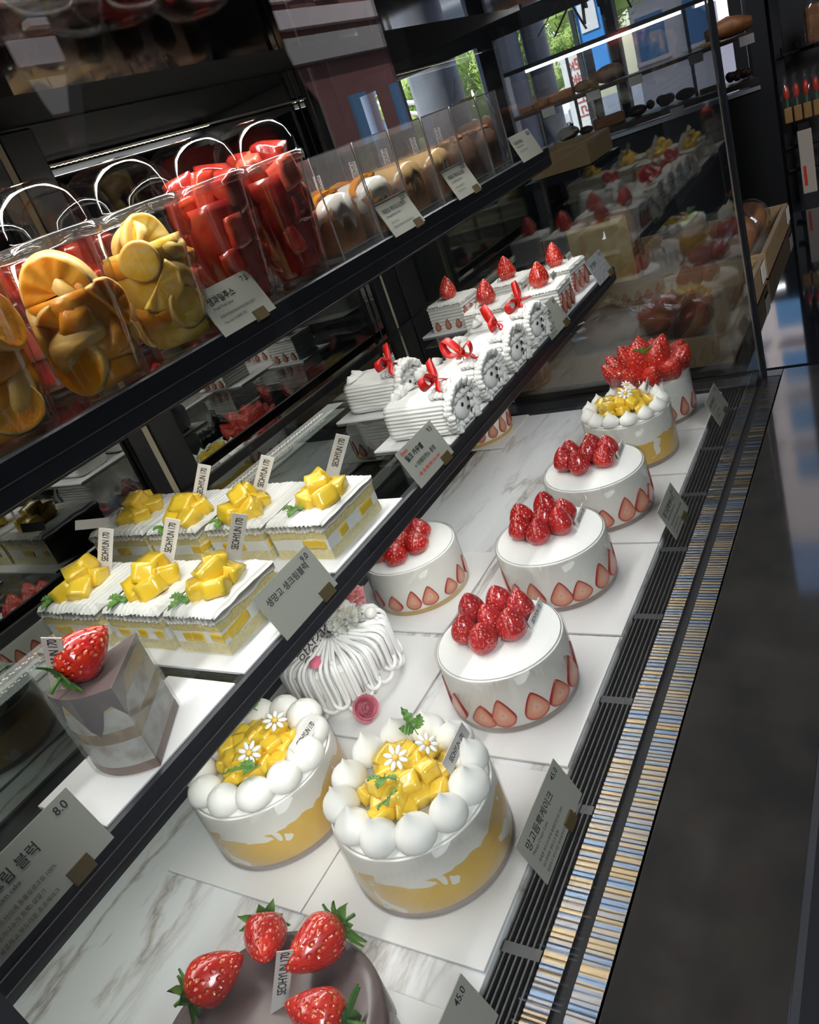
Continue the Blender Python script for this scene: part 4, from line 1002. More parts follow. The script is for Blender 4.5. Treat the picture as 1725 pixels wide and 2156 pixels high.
berry_square('front strawberry cream square beside the fourth small price card', 1.205, .512, 0)
berry_square('far front strawberry cream square beside the last price card', 1.325, .526, 1)
berry_square('strawberry cream square behind the third bow', 1.163, .592, 2, False)
berry_square('rear strawberry cream square with an upright berry before the end glass', 1.312, .612, 3, False)
berry_square('lone strawberry cream square on its own tray near the mirror doors', 1.262, .712, 4, False)
# ------------------------------------------------------------------ upper shelf: fruit cups, boxed pound cakes, bagged bread
UZ = Z2 + .0002
PETL = clear('clear_lid', (.985, .985, .985), .03, 1.5, gain=.6)
def shell(prof, th=.0005):
    inner = [(max(0, r - th), z) for r, z in prof[::-1]]; return prof + inner
CUPM = mk(MB().lathe([(0, .004), (.026, .004), (.0295, .0), (.0325, .0), (.0330, .004), (.0332, .014), (.0340, .015), (.0455, .117), (.0475, .1185), (.0482, .1205), (.0482, .124), (.0465, .1245)], 48).mesh('cup_wall', True), PET)
LIDM = mk(MB().lathe([(.0488, .116), (.0492, .1205), (.0488, .1265), (.0462, .1275), (.0458, .130), (.0450, .140), (.0415, .152), (.0350, .161), (.0270, .1662), (.0150, .1685), (.0138, .1672), (.0138, .1685)], 48).mesh('dome_lid', True), PETL)
RIMM = mk(MB().lathe([(.0462, .1185), (.0484, .1185), (.0494, .1200), (.0494, .1262), (.0478, .1280), (.0462, .1272)], 48).mesh('lid_rim', True), clear('lid_rim_clear', (.90, .90, .89), .06, 1.6, gain=1.3, haze=.05))
ORG = pm('orange_flesh', (.80, .27, .010), .34, coat=.2, sss=.35, nz=(70, 4, .35, .68), col2=(.74, .36, .03), bump=(180, .4, 4))
ORGP = pm('orange_membrane', (.76, .50, .17), .45, sss=.3, nz=(60, 4, .4, .6), col2=(.80, .50, .12), bump=(160, .4))
ORGY = pm('orange_flesh_yellow', (.82, .50, .03), .34, coat=.2, sss=.35, nz=(70, 4, .35, .68), col2=(.86, .64, .20), bump=(180, .3, 4))
WAT = pm('watermelon_flesh', (.42, .018, .012), .20, coat=.6, nz=(40, 4, .35, .7), col2=(.64, .09, .035), bump=(120, .35, 4))
WATD = pm('watermelon_deep', (.24, .010, .010), .22, coat=.6, nz=(40, 4, .35, .7), col2=(.46, .04, .02), bump=(120, .3, 4))
WATP = pm('watermelon_pale', (.55, .10, .05), .35, coat=.3, nz=(60, 4, .35, .65), col2=(.66, .10, .06), bump=(160, .4))
def wedge_mesh(r, th, span, seed):
    """half-round fruit segment with soft edges, cut faces flat"""
    rnd = random.Random(seed); m = MB(); n = 12; vs = []
    for k, (s, z) in enumerate(((.0, -.5), (.86, -.5), (.97, -.32), (1.0, 0), (.97, .32), (.86, .5), (.0, .5))):
        for i in range(n + 1):
            a = -span / 2 + span * i / n; p = V((r * s * cos(a), r * s * sin(a), th * z)); p += noise.noise_vector(p * 60 + V((seed, 0, 0))) * .0016; vs.append(p)
    W = n + 1; fs = [(k * W + i, k * W + i + 1, (k + 1) * W + i + 1, (k + 1) * W + i) for k in range(6) for i in range(n)]
    fs += [tuple(k * W for k in range(7)), tuple(k * W + n for k in range(6, -1, -1))]
    return m.add(vs, fs).mesh('fruit_piece', True)
def orange_slice_mesh(r, th, seed, half):
    """cut orange: pale rind ring round segmented flesh, axis along local x"""
    m = MB(); n = 26; rows = ((.0, .44, 0), (.84, .44, 0), (.90, .5, 1), (.98, .40, 1), (1.0, .0, 1), (.98, -.40, 1), (.90, -.5, 1), (.84, -.44, 0), (.0, -.44, 0)); vs = []; fs = []; ms = []
    span = pi * (1.05 if half else 2)
    for s_, h_, k in rows:
        for i in range(n + 1):
            a = -span / 2 + span * i / n; w_ = 1 + .03 * sin(3 * a + seed); seg = .10 * th * abs(sin(4.5 * a + seed)) * (1 if 0 < s_ < .86 else 0)
            p = V((th * h_ + (seg if h_ > 0 else -seg), r * s_ * w_ * cos(a), r * s_ * w_ * sin(a))); vs.append(p + noise.noise_vector(p * 50 + V((seed, 0, 0))) * .0012)
    W = n + 1
    for q in range(len(rows) - 1):
        for i in range(n): m.add([], []); fs.append((q * W + i, q * W + i + 1, (q + 1) * W + i + 1, (q + 1) * W + i)); ms.append(1 if rows[q][2] and rows[q + 1][2] else 0)
    if half: fs += [tuple(q * W for q in range(len(rows))), tuple(q * W + n for q in range(len(rows) - 1, -1, -1))]; ms += [0, 0]
    m.add(vs, fs); m.m = ms; return m.mesh('fruit_piece', True)
OP = [mk(orange_slice_mesh(.027, .013, 0, False), ORG, ORGP), mk(orange_slice_mesh(.030, .018, 1, True), ORG, ORGP), mk(orange_slice_mesh(.024, .012, 2, False), ORG, ORGP), mk(orange_slice_mesh(.029, .016, 3, True), ORG, ORGP)]
OPY = [mk(orange_slice_mesh(.026, .010, 4, False), ORGY, ORGP), mk(orange_slice_mesh(.028, .013, 5, True), ORGY, ORGP), mk(orange_slice_mesh(.023, .010, 6, False), ORGY, ORGP), mk(orange_slice_mesh(.027, .012, 7, True), ORG, ORGP)]
def chunk_mesh(seed):
    rnd = random.Random(seed); me = MB(); n = 6; vs = {}; P = []; F = []
    s = V((rnd.uniform(.028, .036), rnd.uniform(.022, .030), rnd.uniform(.034, .050)))
    def vid(*k):
        if k not in vs:
            p = V([a / (n - 1) - .5 for a in k]); q = p.normalized() * .6; p = p * .72 + q * .28; p = V((p.x * s.x * (1 + .5 * p.z), p.y * s.y, p.z * s.z)); p += noise.noise_vector(p * 55 + V((seed * 2.3, 0, 0))) * .0035
            vs[k] = len(P); P.append(p)
        return vs[k]
    for a in range(n - 1):
        for b in range(n - 1):
            for f in (0, n - 1):
                q = [(a, b), (a + 1, b), (a + 1, b + 1), (a, b + 1)]; q = q if f else q[::-1]
                F.append([vid(i, j, f) for i, j in q]); F.append([vid(f, i, j) for i, j in q]); F.append([vid(j, f, i) for i, j in q])
    me.add(P, F); return me.mesh('fruit_piece', True)
WP = [mk(chunk_mesh(i), (WAT, WATD, WATP, WAT)[i % 4]) for i in range(6)]
OC = [mk(wedge_mesh(.030 + .002 * (i % 3), .026, R(150), i), (ORG, ORG, ORGP, ORG, ORGY, ORG)[i]) for i in range(6)]; YC = [mk(wedge_mesh(.030, .020, R(150), 10 + i), (ORGY, ORGY, ORGP, ORG, ORGY, ORGY)[i]) for i in range(6)]
def cup(label, x, y, kind, seed, fill=.095, rz=0, detail=True, group=None):
    rnd = random.Random(seed); t = thing('fruit_cup', label, 'fruit cup', (x, y, UZ), rz, group or 'clear dome cups of cut fruit')
    inst('cup_wall', CUPM, t); inst('dome_lid', LIDM, t); inst('lid_rim', RIMM, t)
    core = dict(orange=ORG, red=WATD, yellow=ORGY)[kind]
    def rin(z): return .0325 + (z - .014) * .0115 / .102
    pr = [(0, .006)] + [(rin(.006 + (fill - .006) * k / 12) * (.86 if kind == 'red' else .84), .006 + (fill - .006) * k / 12) for k in range(13)] + [(0, fill)]
    MB().lathe(pr, 28, wob=lambda a, z: 1 + .10 * noise.noise(V((cos(a) * 2.2, sin(a) * 2.2, z * 45 + seed)))).obj('pulp', core, t, smooth=True)
    if not detail: return t
    zs = .014; k = 0
    while zs < fill - .002:
        nn = 4 if kind == 'red' else 5
        for i in range(nn):
            a = 2 * pi * i / nn + zs * 60 + rnd.uniform(-.3, .3)
            if kind == 'red':
                rr = rin(zs) - .0150; o = inst('fruit_piece', WP[(k + seed) % 6], t, (rr * cos(a), rr * sin(a), max(.029, zs + rnd.uniform(0, .006))), (rnd.uniform(-.3, .3), rnd.uniform(-.4, .4), a), rnd.uniform(.78, .92))
            else:
                PL = OPY if kind == 'yellow' else OP; CH = YC if kind == 'yellow' else OC
                if (k + seed) % 3 != 1: rr = rin(zs) - .0265; inst('fruit_piece', CH[(k + seed) % 6], t, (rr * cos(a), rr * sin(a), max(.030, zs + rnd.uniform(0, .006))), (rnd.uniform(-1.3, 1.3), rnd.uniform(-.4, .4), a), rnd.uniform(.80, .93)); k += 1; continue
                rr = rin(zs) - .0075; inst('fruit_piece', PL[(k + seed) % 4], t, (rr * cos(a), rr * sin(a), max(.028, zs + rnd.uniform(-.003, .005))), (rnd.uniform(-1.2, 1.2), rnd.uniform(-.12, .12), a + rnd.uniform(-.15, .15)), rnd.uniform(.72, .88))
            k += 1
        zs += .023 if kind != 'red' else .030
    for i in range(4):   # pieces heaped on top
        a = 2 * pi * i / 4 + seed
        if kind == 'red': inst('fruit_piece', WP[(i + seed) % 6], t, (.015 * cos(a), .015 * sin(a), fill + .010), (rnd.uniform(-.3, .3), rnd.uniform(-.3, .3), a), .92)
        else: inst('fruit_piece', (OPY if kind == 'yellow' else OP)[(i + seed) % 4], t, (.012 * cos(a), .012 * sin(a), fill + .002), (rnd.uniform(-.6, .6), R(-25) + rnd.uniform(-.3, .3), a), .92)
    return t
cup('clear dome cup of oranges cut off by the left edge of the photo', .330, .586, 'orange', 1, .088)
t = cup('clear dome cup with the largest orange halves, second in the front row', .428, .583, 'orange', 2, .084)
inst('fruit_piece', OP[1], t, (-.010, -.008, .086), (R(88), R(4), R(216)), (1.2, 1.08, 1.0)); inst('fruit_piece', OP[3], t, (-.022, -.012, .060), (R(60), R(4), R(225)), .8)
cup('clear dome cup with yellow orange slices beside the juice price card', .527, .587, 'yellow', 3, .096)
cup('clear dome cup of red watermelon behind the juice price card', .630, .588, 'red', 4, .108)
cup('clear dome cup of watermelon with a tall piece, next to the boxed pound cakes', .728, .586, 'red', 5, .112)
for i, (x, k) in enumerate(((.355, 'red'), (.455, 'red'), (.555, 'red'), (.655, 'red'))):
    cup(['rear watermelon cup behind the leftmost orange cup', 'rear watermelon cup between the two large orange cups', 'rear watermelon cup behind the yellow orange cup', 'rear watermelon cup behind the tall watermelon cup'][i],
        x, .690 + .004 * i, k, 20 + i, .09, 0, i in (1, 2), 'rear row of fruit cups')

# pound cakes in clear boxes
BOXM = clear('box_plastic', (.975, .975, .98), .03, 1.5, gain=1.3, haze=.028)
def pound(label, x0, x1, kind, seed, y0=.560, y1=.700):
    rnd = random.Random(seed); t = thing('boxed_pound_cake', label, 'boxed cake', ((x0 + x1) / 2, (y0 + y1) / 2, UZ), 0, 'pound cakes in clear boxes')
    lx, ly, hz = x1 - x0 - .004, y1 - y0, .115
    m = MB(); th = .0006
    m.box((-lx / 2, 0, hz / 2), (th, ly, hz)); m.box((lx / 2, 0, hz / 2), (th, ly, hz)); m.box((0, -ly / 2, hz / 2), (lx, th, hz)); m.box((0, ly / 2, hz / 2), (lx, th, hz)); m.box((0, 0, hz), (lx, ly, th))
    m.obj('clear_box', BOXM, t)
    boxobj('box_base', (0, 0, .003), (lx + .001, ly + .001, .006), clear('box_base_plastic', (.85, .84, .82), .08, 1.5, gain=2, haze=.25), t)
    m = MB()
    for sx in (-1, 1): m.box((sx * lx / 2, -ly / 2, hz / 2), (.0014, .0014, hz))
    m.box((0, -ly / 2, hz), (lx, .0016, .0016)); m.box((0, -ly / 2, .008), (lx, .0012, .0018)); m.obj('box_edges', clear('box_edge_plastic', (.85, .85, .86), .1, 1.6, gain=2, haze=.65), t)
    # loaf: trapezoid section, domed split top, lies along y
    w, L_, hb = lx * .80, ly * .86, .050; vs = []; n = 22; ns = 16
    for k in range(ns + 1):
        y = -L_ / 2 + L_ * k / ns; e = 1 - .12 * abs(2 * k / ns - 1) ** 6
        for i in range(n):
            u = i / (n - 1)
            if u < .25: x, z = -w / 2 * (.86 + .14 * u / .25), hb * u / .25 * .92
            elif u > .75: x, z = w / 2 * (.86 + .14 * (1 - u) / .25), hb * (1 - u) / .25 * .92
            else: f = (u - .25) / .5; x = w / 2 * (2 * f - 1); z = hb * .92 + .016 * sin(pi * f) * e
            p = V((x * e, y, .007 + z)); vs.append(p + noise.noise_vector(p * 80 + V((seed, 0, 0))) * .0012)
    fs = [(k * n + i, k * n + i + 1, (k + 1) * n + i + 1, (k + 1) * n + i) for k in range(ns) for i in range(n - 1)] + [(k * n, (k + 1) * n, (k + 1) * n + n - 1, k * n + n - 1) for k in range(ns)]
    fs += [tuple(range(n - 1, -1, -1)), tuple(range(ns * n, ns * n + n))]
    MB().add(vs, fs).obj('loaf', POUND if kind != 'nut' else pm('choc_pound', (.10, .045, .02), .8, bump=(200, .7, 5)), t, smooth=True)
    if kind in ('white', 'caramel'):
        mat = ICING if kind == 'white' else CARAM; m = MB(); nn = 60; top = []; per = []
        def outline(i): a = 2 * pi * i / nn; e = 5; r_ = 1 / ((abs(cos(a)) / (w / 2 + .0012)) ** e + (abs(sin(a)) / (L_ / 2 + .0012)) ** e) ** (1 / e); return r_ * cos(a), r_ * sin(a)
        vs = []; rings = 6
        for q in range(rings):
            s = (q + 1) / rings
            for i in range(nn):
                x, y = outline(i); x *= s; y *= s; f = min(1, abs(x) / (w / 2)); vs.append((x, y, .007 + hb * .92 + .0165 * cos(pi / 2 * f) + .0025 - .002 * (s > .9)))
        for i in range(nn):
            x, y = outline(i); d = .006 + .030 * max(0, noise.noise(V((x * 95, y * 95, seed)))) ** .8 + (.012 * (rnd.random() > .82)); vs.append((x * 1.015, y * 1.01, .007 + hb * .92 - d))
        for i in range(nn):
            x, y = outline(i); vs.append((x * .97, y * .97, vs[-nn][2] - .0005))
        fs = [(q * nn + i, (q + 1) * nn + i, (q + 1) * nn + (i + 1) % nn, q * nn + (i + 1) % nn) for q in range(rings + 1) for i in range(nn)]
        c = len(vs); vs.append((0, 0, .007 + hb * .92 + .019)); fs += [(c, i, (i + 1) % nn) for i in range(nn)]
        m.add(vs, fs).obj('icing', mat, t, smooth=True)
    if kind == 'white':
        for k in range(3):
            pts = [((-.5 + i / 8) * w * 1.0, (-.35 + .33 * k) * L_ + .006 * sin(i), .007 + hb * .92 + .0185 * cos(pi / 2 * min(1, abs(-.5 + i / 8) * 2)) + .004) for i in range(9)]
            MB().ribbon([(p, (.2, 1, .1)) for p in pts], .011, .003).obj('orange_peel', PEEL, t)
        MB().ribbon([((.10 * w * 0 + .002, (-.48 + .12 * i) * L_, .007 + hb + .0165 + .001 * sin(i * 2)) , (1, .2, 0)) for i in range(5)], .009, .003).obj('orange_peel', PEEL, t)
    if kind == 'nut':
        for k in range(24): MB().ball((0, 0, 0), rnd.uniform(.004, .0065), 8, sc=(1.3, 1, .7)).obj('nut', CRUST, t, (rnd.uniform(-.4, .4) * w, rnd.uniform(-.45, .45) * L_, .007 + hb + .012), (rnd.uniform(-1, 1), 0, rnd.uniform(0, 3)), smooth=True)
    pick_tag(t, (.004, .030, .072), R(-30), (R(-8), R(6)), .026, .010)
    return t
EDG = [.778, .872, .962, 1.056, 1.150, 1.245, 1.330]
for i, (kd, lb) in enumerate((('white', 'boxed pound cake with white dripping icing and orange peel, right beside the watermelon cup'), ('white', 'second boxed pound cake with white icing and broad orange peel'), ('caramel', 'boxed pound cake with smooth caramel icing, first of two'),
                              ('caramel', 'boxed pound cake with caramel icing behind the second pound cake price card'), ('nut', 'dark boxed pound cake with nuts on top'), ('nut', 'last boxed nut pound cake before the bagged loaf'))):
    pound(lb, EDG[i], EDG[i + 1], kd, 40 + i)
# tall bagged loaf at the end of the upper shelf
def bag_mesh(w, d, h, seed, top=.35):
    rnd = random.Random(seed); m = MB(); n = 28; rows = 12; vs = []
    for k in range(rows + 1):
        u = k / rows; pin = 1 if u < .62 else 1 - .80 * ((u - .62) / .38) ** .8; flare = 1 + (.9 * max(0, (u - .9) / .1)) ; z = h * u
        for i in range(n):
            a = 2 * pi * i / n; e = 4; r_ = 1 / ((abs(cos(a)) / (w / 2)) ** e + (abs(sin(a)) / (d / 2)) ** e) ** (1 / e)
            p = V((r_ * cos(a) * pin * flare, r_ * sin(a) * pin * flare, z)); p += noise.noise_vector(p * 40 + V((seed, 0, 0))) * .006 * (.3 + u); vs.append(p)
    return m.add(vs, [(k * n + i, k * n + (i + 1) % n, (k + 1) * n + (i + 1) % n, (k + 1) * n + i) for k in range(rows) for i in range(n)]).mesh('plastic_bag', False)
BAGM = clear('cellophane', (.955, .955, .955), .06, 1.5, gain=1.7, haze=.015)
t = thing('bagged_loaf', 'tall brown loaf in a tied clear bag at the end of the upper shelf', 'bread', (1.395, .640, UZ))
o = MB(); o.box((0, 0, .042), (.060, .055, .080)).obj('loaf', CRUST, t, bevel=.014, seg=4, smooth=True); inst('plastic_bag', mk(bag_mesh(.072, .068, .155, 4), BAGM), t, (0, 0, .001))
MB().ribbon([((.012 * cos(a * .5), .012 * sin(a * .5), .118), (0, 0, 1)) for a in range(13)], .004, .0006).obj('gold_tie', GOLD, t)

# ------------------------------------------------------------------ price cards
def card(label, x0, x1, y, z, title, price, eng=None, lines=(), kind='print', h=.0475, tsize=.0088, clip=.66, red=None, cat='price card', grp='price cards', mat=None):
    w_ = x1 - x0; t = thing('price_card', label, cat, ((x0 + x1) / 2, y, z), 0, grp); t.rotation_euler = (R(-22), 0, 0)
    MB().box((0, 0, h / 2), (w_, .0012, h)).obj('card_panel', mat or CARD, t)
    def tx(s, sz, px, pz, m_=INK, fat=.0): return text(s, sz, m_, t, (px, -.0009, pz), (R(90), 0, 0), 'LEFT', fat)
    L_ = -w_ / 2
    tx(title, tsize, L_ + .0075, h * .66, INK, .00012 if kind == 'print' else .0003)
    text(price, .0082, INK, t, (w_ / 2 - .006, -.0009, h * .80), (R(90), 0, 0), 'RIGHT', .00008, name='price_lettering')
    if eng: tx(eng, .0044, L_ + .009, h * .53)
    for k, s in enumerate(lines): tx(s, .0036, L_ + .0095, h * .34 - k * .0062)
    for s, sz, px, pz, m_ in (red or ()): tx(s, sz, L_ + px, pz, m_, .00015)
    if clip: MB().box((0, 0, 0), (.017, .0045, .011)).obj('card_clip', BRASS, t, (L_ + w_ * clip, -.001, .0025))
    return t
card('mango cake price card of 45.0 on the air grille before the pointed mango cake', .373, .4735, .2925, .004, '망고듬뿍케이크', '45.0', 'Mango Cream Cake', ('촉촉한 케이크시트에 동물성생크림 100%', '망고퓨레와 생망고가 듬뿍!', '달콤하고 부드러운 생크림케이크'), tsize=.0098, grp='price cards along the grille')
card('strawberry cake price card of 45.0 on the grille before the third white cake', .904, .985, .2905, .012, '딸기듬뿍케이크', '45.0', 'Strawberry Cream Cake', ('촉촉한 케이크시트에 동물성생크림 100%', '신선한 생딸기가 듬뿍!', '달콤하고 부드러운 케이크'), grp='price cards along the grille')
card('small price card at the far end of the air grille', 1.250, 1.334, .2905, .010, '딸기케이크', '39.0', 'Strawberry Cake', ('동물성생크림 100%', '생딸기가 듬뿍!'), grp='price cards along the grille')
card('price card of 45.0 cut off by the lower edge beside the chocolate cake', .155, .257, .2905, .008, '초코딸기케이크', '45.0', 'Choco Cake', (), tsize=.0098, grp='price cards along the grille')
RZ = .258
card('chocolate cream card of 8.0 on the lower shelf rail at the left edge', .076, .174, .4685, RZ, '초코 크림 블럭', '8.0', 'Choco cream cake', ('초코시트사이에 동물성생크림 100%', '초코가나슈가 듬뿍! 생딸기', '달콤하고 부드러운 초코케이크'), tsize=.0092, clip=.72, grp='price cards on the lower shelf rail')
card('mango cream block card of 9.0 on the lower shelf rail', .380, .463, .4685, RZ, '생망고 생크림블럭', '9.0', tsize=.0082, clip=.80, grp='price cards on the lower shelf rail')
card('handwritten event card of 9.5 before the nearest cream roll', .641, .726, .4685, RZ, '밀크 카우벨', '9.5', kind='hand', tsize=.0080, clip=.78, grp='price cards on the lower shelf rail',
     red=(('Event', .0062, .006, .0405, INKR), ('+ 아메리카노 증정', .0066, .013, .0195, INK), ('4월 1일~4월 30일 12시~18시', .0042, .011, .0105, INKR)))
card('price card of 8.5 before the half hidden cream roll', 1.086, 1.174, .4685, RZ, '딸기생크림', '8.5', 'Strawberry block', ('동물성생크림 100%', '생딸기가 듬뿍!', '부드러운 블럭'), clip=.80, grp='price cards on the lower shelf rail')
SILV = pm('card_sheen', (.42, .43, .44), .14, spec=.8, bump=(160, .8, 4))
card('shiny price card at the far end of the lower shelf rail', 1.345, 1.430, .4685, RZ, '딸기블럭', '8.5', clip=.80, grp='price cards on the lower shelf rail', mat=SILV)
RU = .489
card('fruit juice card of 7.5 on the upper shelf rail before the cups', .535, .616, .5435, RU, '생과일주스', '7.5', 'Fresh Fruit Juice', ('오렌지/자몽/키위/토마토/청포도/딸기', 'Take out 시 500원 할인'), tsize=.0088, clip=.70, grp='price cards on the upper shelf rail')
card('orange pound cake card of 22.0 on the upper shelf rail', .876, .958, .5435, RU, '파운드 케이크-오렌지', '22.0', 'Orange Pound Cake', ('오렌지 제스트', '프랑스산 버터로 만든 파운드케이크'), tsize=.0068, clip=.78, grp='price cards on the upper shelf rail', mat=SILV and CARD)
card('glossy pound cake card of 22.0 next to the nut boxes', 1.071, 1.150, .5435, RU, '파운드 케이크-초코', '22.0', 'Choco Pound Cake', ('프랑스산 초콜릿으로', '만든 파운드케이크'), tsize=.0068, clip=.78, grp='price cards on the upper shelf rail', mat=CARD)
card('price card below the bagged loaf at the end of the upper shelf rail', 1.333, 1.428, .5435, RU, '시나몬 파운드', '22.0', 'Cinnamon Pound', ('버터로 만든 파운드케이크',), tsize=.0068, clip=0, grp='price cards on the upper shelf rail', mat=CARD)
# ------------------------------------------------------------------ beyond the case: crate table, bread shelf, packed rack
t = thing('display_table', 'glossy black table carrying wooden bread crates beyond the case', 'table', (2.125, .35, ZF))
boxobj('table_top', (0, 0, .835), (1.24, 1.30, .028), TABLE, t, .002); boxobj('plinth', (0, .05, .40), (1.16, 1.1, .80), BLACKM, t)
def crate(label, x0, x1, y0, y1, h=.062, div=True, z=0):
    t = thing('bread_crate', label, 'wooden crate', ((x0 + x1) / 2, (y0 + y1) / 2, z), 0, 'pine bread crates'); lx, ly, th = x1 - x0, y1 - y0, .012
    boxobj('crate_floor', (0, 0, .006), (lx - .02, ly - .02, .010), WOOD, t)
    for s in (-1, 1):
        boxobj('side_board', (s * (lx / 2 - th / 2), 0, h / 2 + .001), (th, ly, h), WOODL, t, .0015); boxobj('side_board', (0, s * (ly / 2 - th / 2), h / 2 + .001), (lx - 2 * th, th, h), WOODL, t, .0015)
    if div: boxobj('divider', (0, 0, h * .45 + .008), (th, ly - 2 * th, h * .8), WOODL, t)
    return t
crate('nearest pine crate behind the end glass holding a flat bagged bread', 1.555, 2.06, .315, .80, div=False)
crate('second pine crate farther along the table holding bagged loaves', 2.09, 2.60, .315, .80, div=False)
crate('pine crate at the back of the table beyond the upper shelf', 2.02, 2.62, .812, .99, .075, False)
crate('upper pine crate standing on the tall black stand behind the bagged loaf', 2.45, 2.70, .80, .99, .065, False, .335)
t = thing('black_stand', 'tall black stand under the upper pine crate', 'stand', (2.64, 1.05, 0)); boxobj('stand_top', (-.06, -.15, .322), (.30, .22, .022), BLACK, t); boxobj('stand_post', (.10, -.02, .156), (.05, .05, .311), BLACKM, t)
def bagged(name, label, loc, dims, crust, rot=(0, 0, 0), bag=(1.2, 1.2, 1.5), seed=0, cut=None, bev=.02):
    t = thing(name, label, 'bread', loc, rot[2], 'bagged breads on the crate table'); t.rotation_euler = rot
    MB().box((0, 0, dims[2] / 2 + .002), dims).obj('loaf', crust, t, bevel=bev, seg=4, smooth=True)
    if cut: boxobj('cut_face', (-dims[0] / 2 - .0008, 0, dims[2] / 2 + .002), (.003, dims[1] * .88, dims[2] * .86), cut, t, .001)
    inst('plastic_bag', mk(bag_mesh(dims[0] * bag[0], dims[1] * bag[1], dims[2] * bag[2], seed), BAGM), t, (0, 0, .001)); return t
t = bagged('bagged_bread', 'large pale sponge loaf standing in a clear bag in the second crate', (2.20, .735, .014), (.07, .185, .215), CRUST, (0, 0, R(8)), (1.3, 1.12, 1.25), 3, CRUMB, .03)
t = bagged('bagged_bread', 'flat dark round bread in a clear printed bag in the nearest crate', (1.83, .60, .013), (.20, .20, .05), CRUST, (0, 0, R(20)), (1.3, 1.3, 1.25), 5, None, .022)
text('SEOHYUN 170', .03, WHITE, t, (-.09, -.05, .066), (0, 0, R(20)), 'LEFT', .0003)
for i, (x, y, rz, tl) in enumerate(((1.655, .405, .5, -50), (2.225, .400, .3, -48), (2.40, .405, .8, -30), (2.45, .575, .2, -20))):
    t = thing('bagged_bread', ['wrapped half loaf with a cut face at the front of the nearest crate', 'wrapped dark bread half leaning in the second crate', 'wrapped crusty bread with a dark cut face, top of the right crate corner', 'wrapped loaf lying at the back of the second crate'][i], 'bread', (x, y, .062), rz, 'bagged breads on the crate table')
    t.location.z = .074 if i else .062
    if i == 0: t.scale = (.72, .72, .72)
    t.rotation_euler = (R(tl), 0, rz)
    MB().lathe([(0, -.028), (.050, -.028), (.062, -.012), (.064, .010), (.056, .024), (0, .026)], 24, sc if False else 0).obj('loaf', CRUST, t, smooth=False) if False else MB().lathe([(0, -.028), (.050, -.028), (.062, -.012), (.064, .010), (.056, .024), (0, .026)], 24).obj('loaf', CRUST, t, auto=True)
    MB().lathe([(0, 0), (.052, 0), (.052, .002), (0, .002)], 24).obj('cut_face', pm('dark_crumb', (.20, .085, .035), .7, nz=(50, 4, .35, .65), col2=(.10, .035, .015)), t, (0, 0, .0262))
    MB().lathe([(0, -.034), (.062, -.033), (.071, -.012), (.071, .016), (.060, .033), (0, .034)], 20, wob=lambda a, z: 1 + .05 * noise.noise(V((cos(a) * 4, sin(a) * 4, z * 40)))).obj('film_wrap', BAGM, t)
t = thing('crate_label', 'small paper label clipped to the front of the second crate', 'label', (2.56, .3145, .018)); boxobj('label_paper', (0, -.002, .02), (.06, .0012, .04), TAG, t)
t = thing('crate_label', 'small paper label clipped to the front of the nearest crate', 'label', (2.02, .3145, .018)); boxobj('label_paper', (0, -.002, .02), (.06, .0012, .04), TAG, t)

# bread shelf standing in front of the window wall, facing the case
AZ = R(15.8); Dm = 4.2
t = thing('bread_shelf', 'black bread shelf unit with lit top bar in front of the window', 'shelf unit', (Dm * cos(AZ), Dm * sin(AZ), ZF), AZ)
def sh(name, y0, y1, z0, z1, x0, x1, mat): return boxobj(name, ((x0 + x1) / 2, (y0 + y1) / 2, (z0 + z1) / 2 - ZF), (x1 - x0, y1 - y0, z1 - z0), mat, t)
sh('top_bar', -.60, .46, .655, .672, -.03, .04, BLACK)
TUBE = emat('tube_white', (.93, .97, 1), 9)
sh('light_tube', -.33, .36, .642, .654, -.03, -.012, TUBE); sh('light_tube', -.60, -.39, .642, .654, -.03, -.012, TUBE)
SHW = pm('shelf_dark_wood', (.05, .032, .022), .4)
sh('upper_board', -.60, .46, .462, .478, -.03, .22, SHW); sh('lower_board', -.60, .46, .272, .296, -.03, .24, SHW)
sh('front_strip', -.60, .46, .246, .262, -.036, -.026, pm('strip_white', (.62, .64, .70), .4))
sh('cabinet', -.60, .46, ZF + .01, .244, -.02, .30, BLACKM)
for y in (-.60, -.36, .17): sh('upright', y, y + .014, .296, .655, .10, .115, BLACK)
sh('upright', .06, .10, .296, .655, .195, .215, BLACK)
sh('side_glass', .460, .464, .28, .655, -.02, .2, GLASS)
